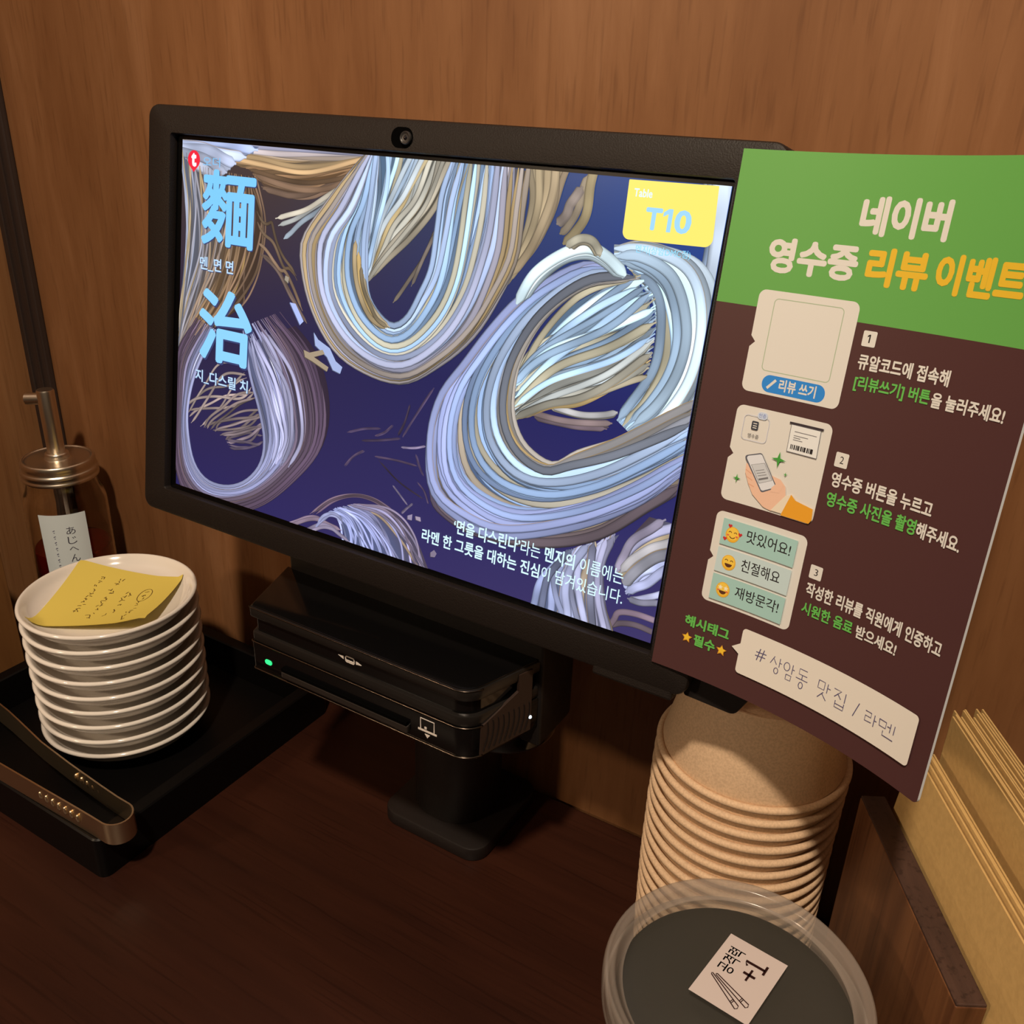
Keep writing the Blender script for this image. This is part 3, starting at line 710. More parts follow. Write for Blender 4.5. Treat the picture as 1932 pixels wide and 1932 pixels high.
bm = bmesh.new(); prism(bm, rrect(-.0644, -.0594, .0080, .0110, .0014, 6), -.0449, -.0440, 0, 'Y')
bm_obj('status_light', bm, M['led'], rd)
def icon(name, strokes, polys=(), y=-.0447):
    bm = bmesh.new()
    for geo in [stroke_geo(p, w, c) for p, w, c in strokes] + [poly_geo(p) for p in polys]:
        vs = [bm.verts.new((x / 1000, y, z / 1000)) for x, z in geo[0]]
        for f in geo[1]: bm.faces.new([vs[i] for i in f])
    r = bmesh.ops.extrude_face_region(bm, geom=bm.faces[:])
    bmesh.ops.translate(bm, verts=[v for v in r['geom'] if isinstance(v, bmesh.types.BMVert)], vec=(0, .0003, 0))
    return bm_obj(name, bm, icon_m, rd)
icon_m = simple('white_ink', (.75, .70, .66, 1), .6)
icon('swipe_icon', [(rrect(-6.6, -.8, 30.0, 33.4, .8, 3), .55, True), ([(-6.4, 31.0), (-1.0, 31.0)], .6, False)], [[(-8.0, 30.8), (-8.0, 32.8), (-11.6, 32.4)], [(.4, 30.6), (.4, 32.6), (4.0, 31.2)]], -.0424)
icon('chip_card_icon', [([(43.6, 10.0), (43.6, 16.6), (52.0, 16.6), (52.0, 10.0)], .55, False), ([(42.0, 9.4), (53.6, 9.4)], 1.1, False)], [[(46.2, 7.6), (49.4, 7.6), (47.8, 5.4)], rrect(46.0, 47.4, 10.6, 12.0, .2, 2)])
# grille on the slanted right end
E0 = Vector((.0745, -.0375)); E1 = Vector((.0868, -.0010)); ED = (E1 - E0); EL = ED.length; ED /= EL
ang = math.atan2(ED.y, ED.x)
def on_end(bm_):
    bmesh.ops.transform(bm_, verts=bm_.verts, matrix=Matrix.Translation((E0.x, E0.y, 0)) @ Matrix.Rotation(ang, 4, 'Z')); return bm_
bm = bmesh.new()
prism(bm, [(.000, .0022), (.0335, .0022), (.0335, .0400), (.0245, .0400), (.0245, .0300), (.0005, .0190)], -.0006, .0010, 0, 'Y')
vn = bm_obj('vent_grille', on_end(bm), M['vent'], rd)
bm = bmesh.new()
for k in range(9):
    tube(bm, [(.002 + k * .0034 + .0030 * math.sin(q / 8 * 2.2), -.0008, .004 + q * .0021) for q in range(9) if .004 + q * .0021 < .021 + k * .0011], .00028, 5)
bm_obj('vent_rib', on_end(bm), M['black'], vn)
bm = bmesh.new()
lathe(bm, [(0, .0008), (.0007, .0006), (.0010, 0)], 16)
bmesh.ops.rotate(bm, verts=bm.verts, cent=(0, 0, 0), matrix=Matrix.Rotation(math.radians(90), 3, 'X'))
bmesh.ops.translate(bm, verts=bm.verts, vec=(.0330, -.0006, .0105))
bm_obj('pilot_light', on_end(bm), M['pilot'], rd)

# ------------------------------------------------------------------ poster clipped over the tablet's right edge
PP = [0.155434, -0.100596, 0.006, 0.040324, 4.07189, 0.879048, 0.001201, 0.122105, 0.208829, 0.153519]
SC = np.array((0, -.104, .320)); SU = np.array((0, math.sin(TILT), math.cos(TILT))); SN = np.array((0, -math.cos(TILT), math.sin(TILT)))
def poster_pt(s, v, d):
    s /= 1000.; v /= 1000.
    u0, v0, off, th0, k0, k1, rot = PP[:7]
    nS = 40
    t = (np.arange(nS) + .5) / nS * s
    th = th0 + k0 * t + k1 * t * t * 10
    X = np.cos(th).mean() * s; Z = np.sin(th).mean() * s
    the = th0 + k0 * s + k1 * s * s * 10
    X -= d * math.sin(the); Z += d * math.cos(the)
    uu = u0 + X * math.cos(rot) - v * math.sin(rot); vv = v0 + v * math.cos(rot) + X * math.sin(rot)
    p = SC + uu * np.array((1, 0, 0)) + vv * SU + (off + Z) * SN
    return tuple(p - PO)
PO = np.zeros(3)
PO = np.array(poster_pt(0, 0, 0))
PW, PH, PHEAD = 122.3, 208.9, 153.5
pa = Art(poster_pt, .000006, 2.0)
paper = rgb(236, 226, 216)
def tint(r, g, b, k=(1.06, .88, .71)):
    return (min(.9, s2l(r) / k[0]), min(.9, s2l(g) / k[1]), min(.9, s2l(b) / k[2]), 1)
GREEN = tint(102, 160, 72); BROWN = tint(80, 46, 42); CREAM = tint(226, 210, 190); YEL = tint(232, 178, 44); LGREEN = tint(104, 178, 76); INK = tint(38, 30, 30)
# sheet: front, back, edges
corner = 2.0
sheet = [(0, 0)] + [(PW - corner + corner * math.sin(a), corner - corner * math.cos(a)) for a in np.linspace(0, math.pi / 2, 6)] + [(PW, PH), (0, PH)]
bm = bmesh.new()
bm.faces.new([bm.verts.new((x, y, 0)) for x, y in sheet])
x = 2.0
while x < PW:
    bmesh.ops.bisect_plane(bm, geom=bm.verts[:] + bm.edges[:] + bm.faces[:], plane_co=(x, 0, 0), plane_no=(1, 0, 0)); x += 2.0
bm.verts.index_update()
TH = .0011
white = tint(232, 222, 214)
Vb = [(v.co.x, v.co.y) for v in bm.verts]
k = len(pa.V)
for d in (0.0, -TH):
    pa.V += [poster_pt(a, c, d) for a, c in Vb]; pa.C += [white] * len(Vb)
nb = len(Vb)
for f in bm.faces:
    ids = [v.index for v in f.verts]
    pa.F.append(tuple(i for i in ids)); pa.F.append(tuple(i + nb for i in ids[::-1]))
for e in bm.edges:
    if len(e.link_faces) == 1:
        a, c = e.verts[0].index, e.verts[1].index
        pa.F.append((a, c, c + nb, a + nb))
bm.free()
ST = None
low = [(0, 0)] + sheet[1:7] + [(PW, PHEAD), (0, PHEAD)]
pa.poly(low, BROWN, ST)
pa.poly([(0, PHEAD), (PW, PHEAD), (PW, PH), (0, PH)], GREEN, ST)
pa.text('네이버', (48.3, 80.2, 182.4, 195.6), CREAM, .045)
pa.text('영수증', (16.8, 51.2, 166.5, 179.2), CREAM, .045)
pa.text('리뷰', (54.3, 76.9, 166.1, 179.1), YEL, .045)
pa.text('이벤트', (79.4, 110.6, 166.1, 179.1), YEL, .045)
def card(y0, y1, ny):
    x0, x1, r = 16.4, 55.5, 2.8
    pts = round_poly([(x0, y0), (x1, y0), (x1, y1), (x0, y1)], r, 6)
    # notch on the left edge, after the top-left corner
    pts += [(x0, ny + 2.1), (x0 + 1.9, ny), (x0, ny - 2.1)]
    pa.poly(pts, CREAM, ST)
card(122.0, 160.2, 140.8); card(78.2, 116.5, 97.1); card(35.0, 73.4, 54.0)
pa.stroke(rrect(23.0, 50.0, 130.8, 157.4, 1.6, 4), .3, tint(170, 178, 140), True)
pa.poly(rrect(24.2, 49.5, 123.0, 129.5, 3.1, 8), tint(46, 130, 196), ST)
pa.text('리뷰 쓰기', (31.1, 45.9, 124.2, 128.8), CREAM, .03)
pa.stroke([(26.5, 124.5), (29.6, 128.0)], 1.0, CREAM)
for n_, (y0, y1) in (('1', (145.8, 151.2)), ('2', (102.2, 107.6)), ('3', (58.8, 64.1))):
    pa.poly(rrect(58.9, 64.0, y0, y1, .5, 4), CREAM, ST)
    if n_ == '1':
        for q_ in one_poly(60.7, 61.8, y0 + 1.3, y1 - 1.2): pa.poly(q_, INK)
    else: pa.text(n_, (60.8, 62.3, y0 + 1.4, y1 - 1.3), INK, .0)
W_ = .03
pa.text('큐알코드에 접속해', (59.2, 93.4, 137.7, 143.2), CREAM, W_)
pa.text('[리뷰쓰기] 버튼', (59.5, 88.2, 130.0, 135.7), LGREEN, W_)
pa.text('을 눌러주세요!', (88.8, 115.5, 130.2, 135.4), CREAM, W_)
pa.text('영수증 버튼을 누르고', (59.2, 99.3, 94.7, 100.4), CREAM, W_)
pa.text('영수증 사진을 촬영', (59.0, 94.9, 87.2, 92.8), LGREEN, W_)
pa.text('해주세요.', (95.2, 112.5, 87.0, 92.6), CREAM, W_)
pa.text('작성한 리뷰를 직원에게 인증하고', (59.1, 116.1, 51.5, 57.2), CREAM, W_)
pa.text('시원한 음료', (59.0, 80.8, 44.3, 49.3), LGREEN, W_)
pa.text('받으세요!', (82.4, 99.4, 44.2, 49.2), CREAM, W_)
pa.text('해시태그', (11.5, 31.8, 21.4, 26.4), LGREEN, .04)
pa.text('필수', (16.9, 26.7, 14.1, 19.2), LGREEN, .04)
for cx_ in (13.8, 29.7):
    pa.poly(star(cx_, 16.4, 2.5, 5, .5), tint(205, 130, 40)); pa.poly(star(cx_, 16.5, 1.9, 5, .52), tint(246, 190, 50))
# second card: receipt, phone in a hand, sparkles
GREY = tint(120, 112, 108)
pa.stroke(rrect(20.2, 30.6, 103.6, 113.2, 1.5, 4), .18, tint(196, 190, 196), True)
pa.poly(rrect(25.3, 29.4, 112.4, 115.2, 1.3, 6), tint(205, 205, 225)); pa.text('인증', (25.9, 28.8, 113.0, 114.6), tint(70, 90, 160), .0)
pa.poly(rrect(23.6, 26.4, 107.9, 111.3, .5, 3), tint(60, 60, 66))
for yy in (110.4, 109.5, 108.7): pa.stroke([(24.2, yy), (25.8, yy)], .35, CREAM)
pa.text('영수증', (22.8, 27.3, 104.7, 106.3), tint(70, 66, 66), .0)
pa.poly([(39.6, 103.0), (51.8, 103.0), (51.4, 113.3), (39.4, 113.3)], tint(236, 224, 208), ST)
pa.stroke([(39.6, 103.0), (51.8, 103.0), (51.4, 113.3), (39.4, 113.3)], .3, tint(90, 82, 84), True)
pa.stroke([(38.6, 113.8), (52.3, 113.9)], .8, tint(60, 48, 50))
for yy, x1 in ((110.9, 50.2), (109.4, 47.0), (108.6, 44.0), (107.8, 45.0)): pa.stroke([(41.2, yy), (x1, yy)], .28, GREY)
xx = 40.9; rr_ = random.Random(4)
while xx < 50.2:
    wv = rr_.choice((.35, .5, .8)); pa.stroke([(xx, 104.2), (xx, 106.0)], wv, INK); xx += wv + rr_.choice((.15, .3, .45))
skin = tint(240, 186, 150); skin2 = tint(226, 160, 122)
pa.poly([(24.6, 94.6), (24.9, 91.0), (27.0, 86.9), (29.6, 83.2), (34.9, 79.6), (38.4, 79.0), (43.1, 86.2), (42.2, 89.6), (39.7, 91.8), (36.0, 92.4), (30, 95)], skin, ST)
for q in ([(24.9, 92.2), (27.6, 91.0)], [(25.6, 89.6), (28.4, 88.6)], [(27.0, 87.0), (29.6, 86.3)]): pa.stroke(q, .35, skin2)
pa.poly(round_poly([(23.1, 97.4), (30.0, 100.0), (39.0, 88.4), (33.0, 84.8)], 1.0, 4), tint(96, 92, 96))
pa.poly(round_poly([(23.9, 97.3), (30.1, 99.5), (38.4, 88.5), (33.0, 85.5)], .9, 4), tint(226, 216, 208))
pa.poly([(26.8, 94.5), (32.0, 96.4), (36.4, 90.6), (31.4, 88.2)], tint(206, 198, 190))
pa.stroke([(26.8, 94.5), (32.0, 96.4), (36.4, 90.6), (31.4, 88.2)], .22, GREY, True)
for t_ in (.25, .4, .55): pa.stroke([(27.8 + 4.6 * t_, 94.0 - 5.6 * t_), (31.3 + 4.4 * t_, 95.3 - 5.6 * t_)], .22, GREY)
pa.stroke([(30.9, 89.6), (34.6, 91.2)], .7, tint(120, 112, 108))
pa.poly([(39.0, 90.6), (41.4, 90.0), (40.2, 86.6), (36.6, 86.2), (36.8, 88.0)], skin)
pa.poly([(43.0, 86.4), (45.4, 87.2), (43.0, 79.2), (38.2, 79.2)], tint(238, 212, 178))
pa.poly([(45.2, 87.4), (47.4, 85.6), (54.9, 84.4), (55.4, 80.4), (54.4, 78.6), (42.6, 78.5)], tint(236, 156, 40), ST)
def spark(cx_, cy_, r): pa.poly([p for i in range(4) for p in ((cx_ + r * math.cos(math.pi / 2 * i), cy_ + r * 1.05 * math.sin(math.pi / 2 * i)), (cx_ + r * .28 * math.cos(math.pi / 2 * i + math.pi / 4), cy_ + r * .28 * math.sin(math.pi / 2 * i + math.pi / 4)))], tint(72, 150, 56))
spark(37.3, 99.1, 3.0); spark(21.9, 87.9, 1.7); spark(41.2, 94.2, .9)
# third card: three answers with smiling faces
MINT = tint(168, 196, 178); PALE = tint(200, 208, 196)
for (y0, y1, c), word, bx in (((60.2, 71.0, MINT), '맛있어요!', (30.9, 49.8, 63.8, 69.0)), ((48.7, 59.0, PALE), '친절해요', (31.0, 47.9, 51.8, 56.9)), ((36.7, 47.6, MINT), '재방문각!', (30.7, 49.9, 40.3, 45.3))):
    pa.poly([(20.0, y0), (52.0, y0), (52.0, y1), (20.0, y1)], c, ST); pa.text(word, bx, INK, .006)
def face(cx_, cy_, kind):
    pa.poly(ell(cx_, cy_, 3.0, 3.2), tint(240, 172, 48)); pa.poly(ell(cx_, cy_ + .3, 2.5, 2.6), tint(250, 196, 70))
    dk = tint(96, 50, 28)
    if kind == 2:
        for q in (-1.2, 1.2): pa.poly(star(cx_ + q, cy_ + .8, 1.15), tint(252, 236, 190))
    else:
        for q in (-1.15, 1.15): pa.stroke(ell(cx_ + q, cy_ + .35, .65, .75, 8, 20, 160), .3, dk)
    if kind == 0: pa.stroke(ell(cx_, cy_ - .5, 1.2, 1.0, 8, 200, 340), .35, dk)
    else: pa.poly(ell(cx_, cy_ - .5, 1.6, 1.5, 12, 180, 360), dk)
    if kind != 1:
        for q in (-1.9, 1.9): pa.poly(ell(cx_ + q, cy_ - .5, .55, .4, 10), tint(232, 110, 70))
    if kind == 0:
        for hx, hy in ((cx_ - 1.6, cy_ + 3.4), (cx_ - 2.9, cy_ - 2.2), (cx_ + 3.2, cy_ + .9)):
            pa.poly([(hx, hy - 1.0), (hx + .9, hy + .1), (hx + .5, hy + .7), (hx, hy + .35), (hx - .5, hy + .7), (hx - .9, hy + .1)], tint(206, 48, 44))
face(24.9, 65.2, 0); face(25.6, 53.6, 1); face(25.4, 41.9, 2)
# speech bubble with pencilled words
bp = round_poly([(37.5, 10.3), (115.4, 10.3), (115.4, 29.6), (37.5, 29.6)], 1.6, 6)
bp += [(37.5, 22.8), (34.0, 20.3), (37.5, 18.2)]
pa.poly(bp, tint(234, 214, 190), ST)
PEN = tint(96, 84, 108)
def hand(paths, x0, x1, y0, y1, w=.34):
    P_ = [p for q in paths for p in q]; a0 = min(p[0] for p in P_); a1 = max(p[0] for p in P_); b0 = min(p[1] for p in P_); b1 = max(p[1] for p in P_)
    for q in paths: pa.stroke([(x0 + (x - a0) / (a1 - a0 or 1) * (x1 - x0), y0 + (y - b0) / (b1 - b0 or 1) * (y1 - y0)) for x, y in q], w, PEN)
o_ = lambda cx_, cy_, r: ell(cx_, cy_, r, r, 12) + [(cx_ + r, cy_)]
hand([[(.2, 0), (.4, 1)], [(.55, 0), (.75, 1)], [(0, .35), (.95, .4)], [(.05, .65), (1, .7)]], 44.6, 49.4, 18.8, 24.0, .45)
hand([[(.3, 1), (0, .5)], [(.25, .85), (.55, .55)], [(.8, 1), (.8, .45)], [(.8, .72), (1, .72)], o_(.6, .18, .18)], 51.6, 56.6, 16.8, 23.6)
hand([o_(.3, .75, .25), [(.8, 1), (.8, .42)], [(.8, .72), (1, .72)], [(.35, .3), (.8, .3), (.78, 0), (.35, 0), (.35, .3)]], 57.6, 62.4, 16.6, 23.4)
hand([[(.85, 1), (.2, 1), (.2, .72), (.9, .72)], [(.5, .72), (.5, .48)], [(0, .48), (1, .48)], o_(.5, .17, .17)], 63.4, 68.6, 15.6, 23.4)
hand([[(0, 1), (.5, 1), (.5, .55), (0, .55), (0, 1)], [(.75, 1), (.75, .45)], [(.75, .75), (1, .75)], [(.5, .42), (.1, 0)], [(.42, .3), (.8, 0)]], 73.2, 78.6, 16.0, 22.8)
hand([[(0, 1), (.55, 1), (.1, .55)], [(.3, .8), (.6, .55)], [(.9, 1), (.9, .45)], [(.25, .38), (.25, 0), (.9, 0), (.9, .38)], [(.25, .2), (.9, .2)]], 80.0, 85.2, 15.8, 22.6)
hand([[(1, 1), (0, 0)]], 89.6, 91.3, 16.2, 22.0)
hand([[(0, 1), (.5, 1), (.5, .6), (.05, .6), (.05, .15), (.6, .2)], [(.8, 1), (.8, 0)], [(.8, .55), (1, .55)]], 94.4, 99.6, 16.6, 21.0)
hand([[(0, .92), (.4, .92), (.4, .5), (.04, .5), (0, .92)], [(.48, .72), (.66, .72)], [(.66, 1), (.66, .4)], [(.88, 1), (.88, .4)], [(.3, .3), (.3, 0), (.92, 0)]], 100.6, 107.6, 15.8, 21.4)
poster = mesh_obj('review_event_poster', pa.V, pa.F, M['print'], cols=pa.C, loc=tuple(PO))
prop(poster, 'green and brown card poster with Korean text, curling off the tablet right edge', 'poster')

# ------------------------------------------------------------------ tray, plates, note, tongs
tray = thing('serving_tray', 'black lacquered tray holding the stack of white saucers', 'tray', (-.246, -.118, 0))
bm = bmesh.new()
def rr(x0, x1, y0, y1, r, z): return [Vector((x, y, z)) for x, y in rrect(x0, x1, y0, y1, r, 5)]
X0, X1, Y0, Y1 = -.104, .104, -.099, .103
loft(bm, [rr(X0, X1, Y0, Y1, .006, .0), rr(X0, X1, Y0, Y1, .006, .029), rr(X0 + .001, X1 - .001, Y0 + .001, Y1 - .001, .005, .030), rr(X0 + .009, X1 - .009, Y0 + .009, Y1 - .009, .004, .030), rr(X0 + .010, X1 - .010, Y0 + .010, Y1 - .010, .004, .029), rr(X0 + .012, X1 - .012, Y0 + .012, Y1 - .012, .003, .004)])
bm_obj('tray_body', bm, M['tray'], tray, True, sharp=35)

def plate_mesh():
    R = .0578
    out = [(0, .0042), (.0290, .0042), (.0300, 0.0), (.0325, 0.0), (.0345, .0045), (.0440, .0066), (.0505, .0112), (R - .0034, .0170), (R, .0200), (R - .0006, .0217), (R - .0022, .0222)]
    inn = [(.0538, .0205), (.0500, .0152), (.0440, .0128), (.0300, .0116), (0, .0114)]
    bm = bmesh.new(); lathe(bm, rounded(out[:4], 0) + rounded(out[4:] + inn, 2), 96)
    return bm
ords = ['', 'second', 'third', 'fourth', 'fifth', 'sixth', 'seventh', 'eighth']
PS = .01205
PB = .0041
plate_names = ['lowest white saucer resting on the black tray'] + ['white saucer %s from the bottom of the stack' % ords[i] for i in range(1, 8)] + ['topmost white saucer with the yellow note lying in it']
rp = random.Random(3)
p0 = bm_obj('saucer', plate_mesh(), M['ceramic'], None, True, sharp=60)
for i in range(9):
    o = p0 if i == 0 else p0.copy()
    if i: COL.objects.link(o)
    o.location = (-.2435 + .0004 * i + rp.uniform(-.0003, .0003), -.1165 - .0002 * i + rp.uniform(-.0003, .0003), PB + PS * i)
    o.rotation_euler = (0, 0, rp.uniform(0, 6))
    prop(o, plate_names[i], 'saucer', 'white saucers stacked on the tray')
# note: follows the hollow of the top saucer
ztop = PB + PS * 8
PC = Vector((-.2403, -.1181))
q00, q10, q11, q01 = [Vector(p) for p in ((-.2578, -.1687), (-.1880, -.1300), (-.2235, -.0695), (-.2925, -.1020))]
def sau_z(r):
    pts = [(0, .0114), (.030, .0116), (.044, .0128), (.050, .0152), (.0538, .0205), (.056, .0222), (.08, .0222)]
    for (a, za), (b_, zb) in zip(pts[:-1], pts[1:]):
        if r <= b_: return za + (zb - za) * (r - a) / (b_ - a)
    return .0222
def note_pt(a, c, d):
    a /= 76.; c /= 76.
    p = q00 * (1 - a) * (1 - c) + q10 * a * (1 - c) + q11 * a * c + q01 * (1 - a) * c
    # a sheet bends one way only: a trough along its diagonal, corners on the rim
    e = a + c - 1 if False else (a - .5)
    lift = .0225 - .0085 * (1 - min(1, (abs(a - c) / .95)) ** 2) + .0035 * max(0, a - .75) * 2
    z = ztop + max(lift, sau_z((p - PC).length) + .0006) + .0010
    return (p.x - NO.x, p.y - NO.y, z + d - NO.z)
NO = Vector((-.2403, -.1181, ztop + .013))
na = Art(note_pt, .00004)
NY = tint(226, 190, 84)
G_ = 20
V = [(76 * i / G_, 76 * j / G_) for j in range(G_ + 1) for i in range(G_ + 1)]
F = [(j * (G_ + 1) + i, j * (G_ + 1) + i + 1, (j + 1) * (G_ + 1) + i + 1, (j + 1) * (G_ + 1) + i) for j in range(G_) for i in range(G_)]
na.put((V, F), NY)
kk = len(na.V)
na.V += [note_pt(x, y, -.00015) for x, y in V]; na.C += [NY] * len(V); na.F += [tuple(i + kk for i in f[::-1]) for f in F]
rs = random.Random(11)
NI = tint(96, 66, 30)
def scribble(cx_, cy_, size):
    # a small handwritten syllable: two or three short strokes
    for _ in range(rs.choice((2, 3, 3))):
        x_ = cx_ + rs.uniform(-.4, .4) * size; y_ = cy_ + rs.uniform(-.4, .4) * size; a_ = rs.choice((0, 90, 60, 120)) + rs.uniform(-15, 15)
        l_ = size * rs.uniform(.4, .8)
        na.stroke([(x_ - l_ / 2 * math.cos(math.radians(a_)), y_ - l_ / 2 * math.sin(math.radians(a_))), (x_, y_ + size * .08), (x_ + l_ / 2 * math.cos(math.radians(a_)), y_ + l_ / 2 * math.sin(math.radians(a_)))], .55, NI, layer=3)
for c0, a0, a1, sz in ((22, 20, 64, 3.4), (34, 12, 66, 4.2), (46, 22, 54, 4.4), (58, 8, 38, 4.6)):
    x_ = a0
    while x_ < a1:
        scribble(c0 + rs.uniform(-.6, .6), x_, sz); x_ += sz * rs.choice((1.15, 1.2, 1.9))
na.stroke([(58 + 4.2 * math.cos(t), 47 + 9.5 * math.sin(t)) for t in np.linspace(0, 6.4, 30)], .5, NI, layer=3)
for y_ in (42, 47, 52): scribble(58, y_, 3.2)
na.stroke([(42, 14), (43.5, 16), (43.2, 18.5)], .4, NI, layer=3)
nb_ = mesh_obj('sticky_note', na.V, na.F, M['note'], None, True, cols=na.C, loc=tuple(NO))
prop(nb_, 'yellow sticky note with handwriting curled in the top saucer', 'note')

# tongs: one bent steel strip standing on its edge across the tray's corner
tg = thing('serving_tongs', 'stainless steel tongs lying on the front edge of the black tray', 'tongs', (-.138, -.2035, .0305))
back = [(-.330, -.176), (-.300, -.1805), (-.277, -.1830), (-.2629, -.1850), (-.2325, -.1890), (-.1988, -.1920), (-.1645, -.1942), (-.1480, -.1950)]
loop = [(-.1380 + .0102 * math.sin(a), -.2045 + .0095 * math.cos(a)) for a in np.linspace(.05, math.pi - .05, 14)]
front = [(-.1480, -.2140), (-.1597, -.2142), (-.1964, -.2150), (-.2353, -.2158), (-.280, -.2168), (-.330, -.2185)]
path = [np.array(p) for p in back + loop + front]
hs = []
bm = bmesh.new(); rows = []
for i, p in enumerate(path):
    a = path[max(0, i - 1)]; c = path[min(len(path) - 1, i + 1)]
    d = (c - a) / np.hypot(*(c - a)); nrm = np.array((-d[1], d[0]))
    wide = .0062 * max(0, min(1, (-.245 - p[0]) / .02))
    z0, z1 = 0.0 + .0, .0152 + wide * .4
    t_ = .0005
    q = [(p + nrm * t_, z0), (p + nrm * t_, z1), (p - nrm * t_, z1), (p - nrm * t_, z0)]
    rows.append([bm.verts.new((xy[0] + .138, xy[1] + .2035, z)) for xy, z in q])
for a, c in zip(rows[:-1], rows[1:]):
    for k in range(4): bm.faces.new((a[k], a[(k + 1) % 4], c[(k + 1) % 4], c[k]))
bm.faces.new(rows[0]); bm.faces.new(rows[-1])
bm_obj('spring_strip', bm, M['steel'], tg, True, sharp=40)
for nm, y_, xs in (('front_grip_studs', -.2150, np.linspace(-.196, -.160, 7)), ('back_grip_studs', -.1930, np.linspace(-.192, -.158, 7))):
    bm = bmesh.new()
    for x_ in xs:
        r = bmesh.ops.create_uvsphere(bm, u_segments=14, v_segments=8, radius=1)
        bmesh.ops.transform(bm, verts=r['verts'], matrix=Matrix.Translation((x_ + .138, y_ + .2035 - .0004, .0080)) @ Matrix.Diagonal((.0016, .0012, .0030, 1)))
    bm_obj(nm, bm, M['steel'], tg, True)

# ------------------------------------------------------------------ jar with pump, wooden box
jar = thing('sauce_jar', 'glass jar of red chilli oil with a steel pump lid, behind the saucers', 'jar', (-.3925, -.0440, 0))
bm = bmesh.new()
go = rounded([(0, 0), (.028, 0), (.0322, .004), (.0322, .118), (.0312, .130), (.0268, .139), (.0262, .150)], 2)
gi = rounded([(.0246, .150), (.0248, .139), (.0290, .128), (.0302, .117), (.0302, .006), (.027, .003), (0, .003)], 2)
lathe(bm, go + gi, 72)
bm_obj('glass_body', bm, M['glass'], jar, True, sharp=50)
bm = bmesh.new(); lathe(bm, rounded([(0, .0032), (.0265, .0034), (.0299, .008), (.0299, .0845), (.0292, .086), (0, .086)], 1), 64)
bm_obj('chilli_oil', bm, M['sauce'], jar, True, sharp=50)
bm = bmesh.new()
lathe(bm, rounded([(.0264, .1462), (.0290, .1462), (.0294, .1482), (.0282, .1500), (.0292, .1520), (.0290, .1540), (.0276, .1555), (.0280, .1595), (.0272, .1622), (.0255, .1628), (.0245, .1612), (.0095, .1610), (.0090, .1625)], 2) + [(0, .1625)], 72)
lid = bm_obj('lid', bm, M['lidsteel'], jar, True, sharp=60)
bm = bmesh.new(); lathe(bm, rounded([(.0092, .1605), (.0092, .1655), (.0080, .1670), (.0062, .1672)], 1) + [(0, .1672)], 40)
bm_obj('pump_collar', bm, M['lidsteel'], lid, True, sharp=60)
bm = bmesh.new(); lathe(bm, [(0, .166), (.0066, .166), (.0066, .2170), (.0060, .2185), (0, .2185)], 40)
pt_ = bm_obj('pump_tube', bm, M['lidsteel'], jar, True, sharp=40)
bm = tube(bmesh.new(), [(0, 0, .2110), (-.0060, -.0036, .2108), (-.0125, -.0075, .2104), (-.0135, -.0081, .2103)], .0048, 18)
bm_obj('pump_spout', bm, M['lidsteel'], pt_, True, sharp=50)
bm = bmesh.new(); lathe(bm, [(0, .012), (.0016, .012), (.0016, .150), (0, .150)], 14)
bm_obj('dip_tube', bm, simple('grey_dip_tube', (.5, .5, .5, 1), .4), jar, True)
CD = math.atan2(-.448 + .044, .272 + .3925)
def jar_pt(x, y, d):
    a = CD - .17 + x / 32.5
    r = .0325 + d
    return (r * math.cos(a), r * math.sin(a), y / 1000)
ja = Art(jar_pt, .00002, 1.5)
ja.poly([(-18, 50), (18, 50), (18, 125), (-18, 125)], tint(232, 226, 222))
for ch, y_ in (('あ', 107.5), ('じ', 99), ('へ', 92.6), ('ん', 83.2)):
    ja.text(ch, (1.8, 8.6, y_, y_ + (6.6 if ch != 'へ' else 3.8)), tint(70, 62, 70), .0)
for i, y_ in enumerate(np.linspace(111, 70, 9)):
    ja.stroke([(-8.2, y_), (-6.6, y_ + .9)], .7, tint(128, 120, 128)); ja.stroke([(-7.8, y_ - 1.4), (-6.8, y_ - 1.2)], .6, tint(128, 120, 128))
lb_ = mesh_obj('paper_label', ja.V, ja.F, M['label'], jar, False, cols=ja.C)
lb_['label'] = 'white paper label lettered in hiragana'
wb = thing('wooden_caddy', 'plain amber wooden box at the left edge, beside the tray', 'box', (-.409, -.184, 0))
bm = bmesh.new()
def bx(a0, a1, b0, b1, c0, c1): add_box(bm, a0, a1, b0, b1, c0, c1, .0008)
bx(.047, .058, -.06, .058, 0, .131); bx(-.058, -.047, -.06, .058, 0, .131); bx(-.047, .047, .047, .058, 0, .131); bx(-.047, .047, -.06, -.049, 0, .131); bx(-.047, .047, -.049, .047, 0, .008)
bm_obj('box_body', bm, M['block'], wb)

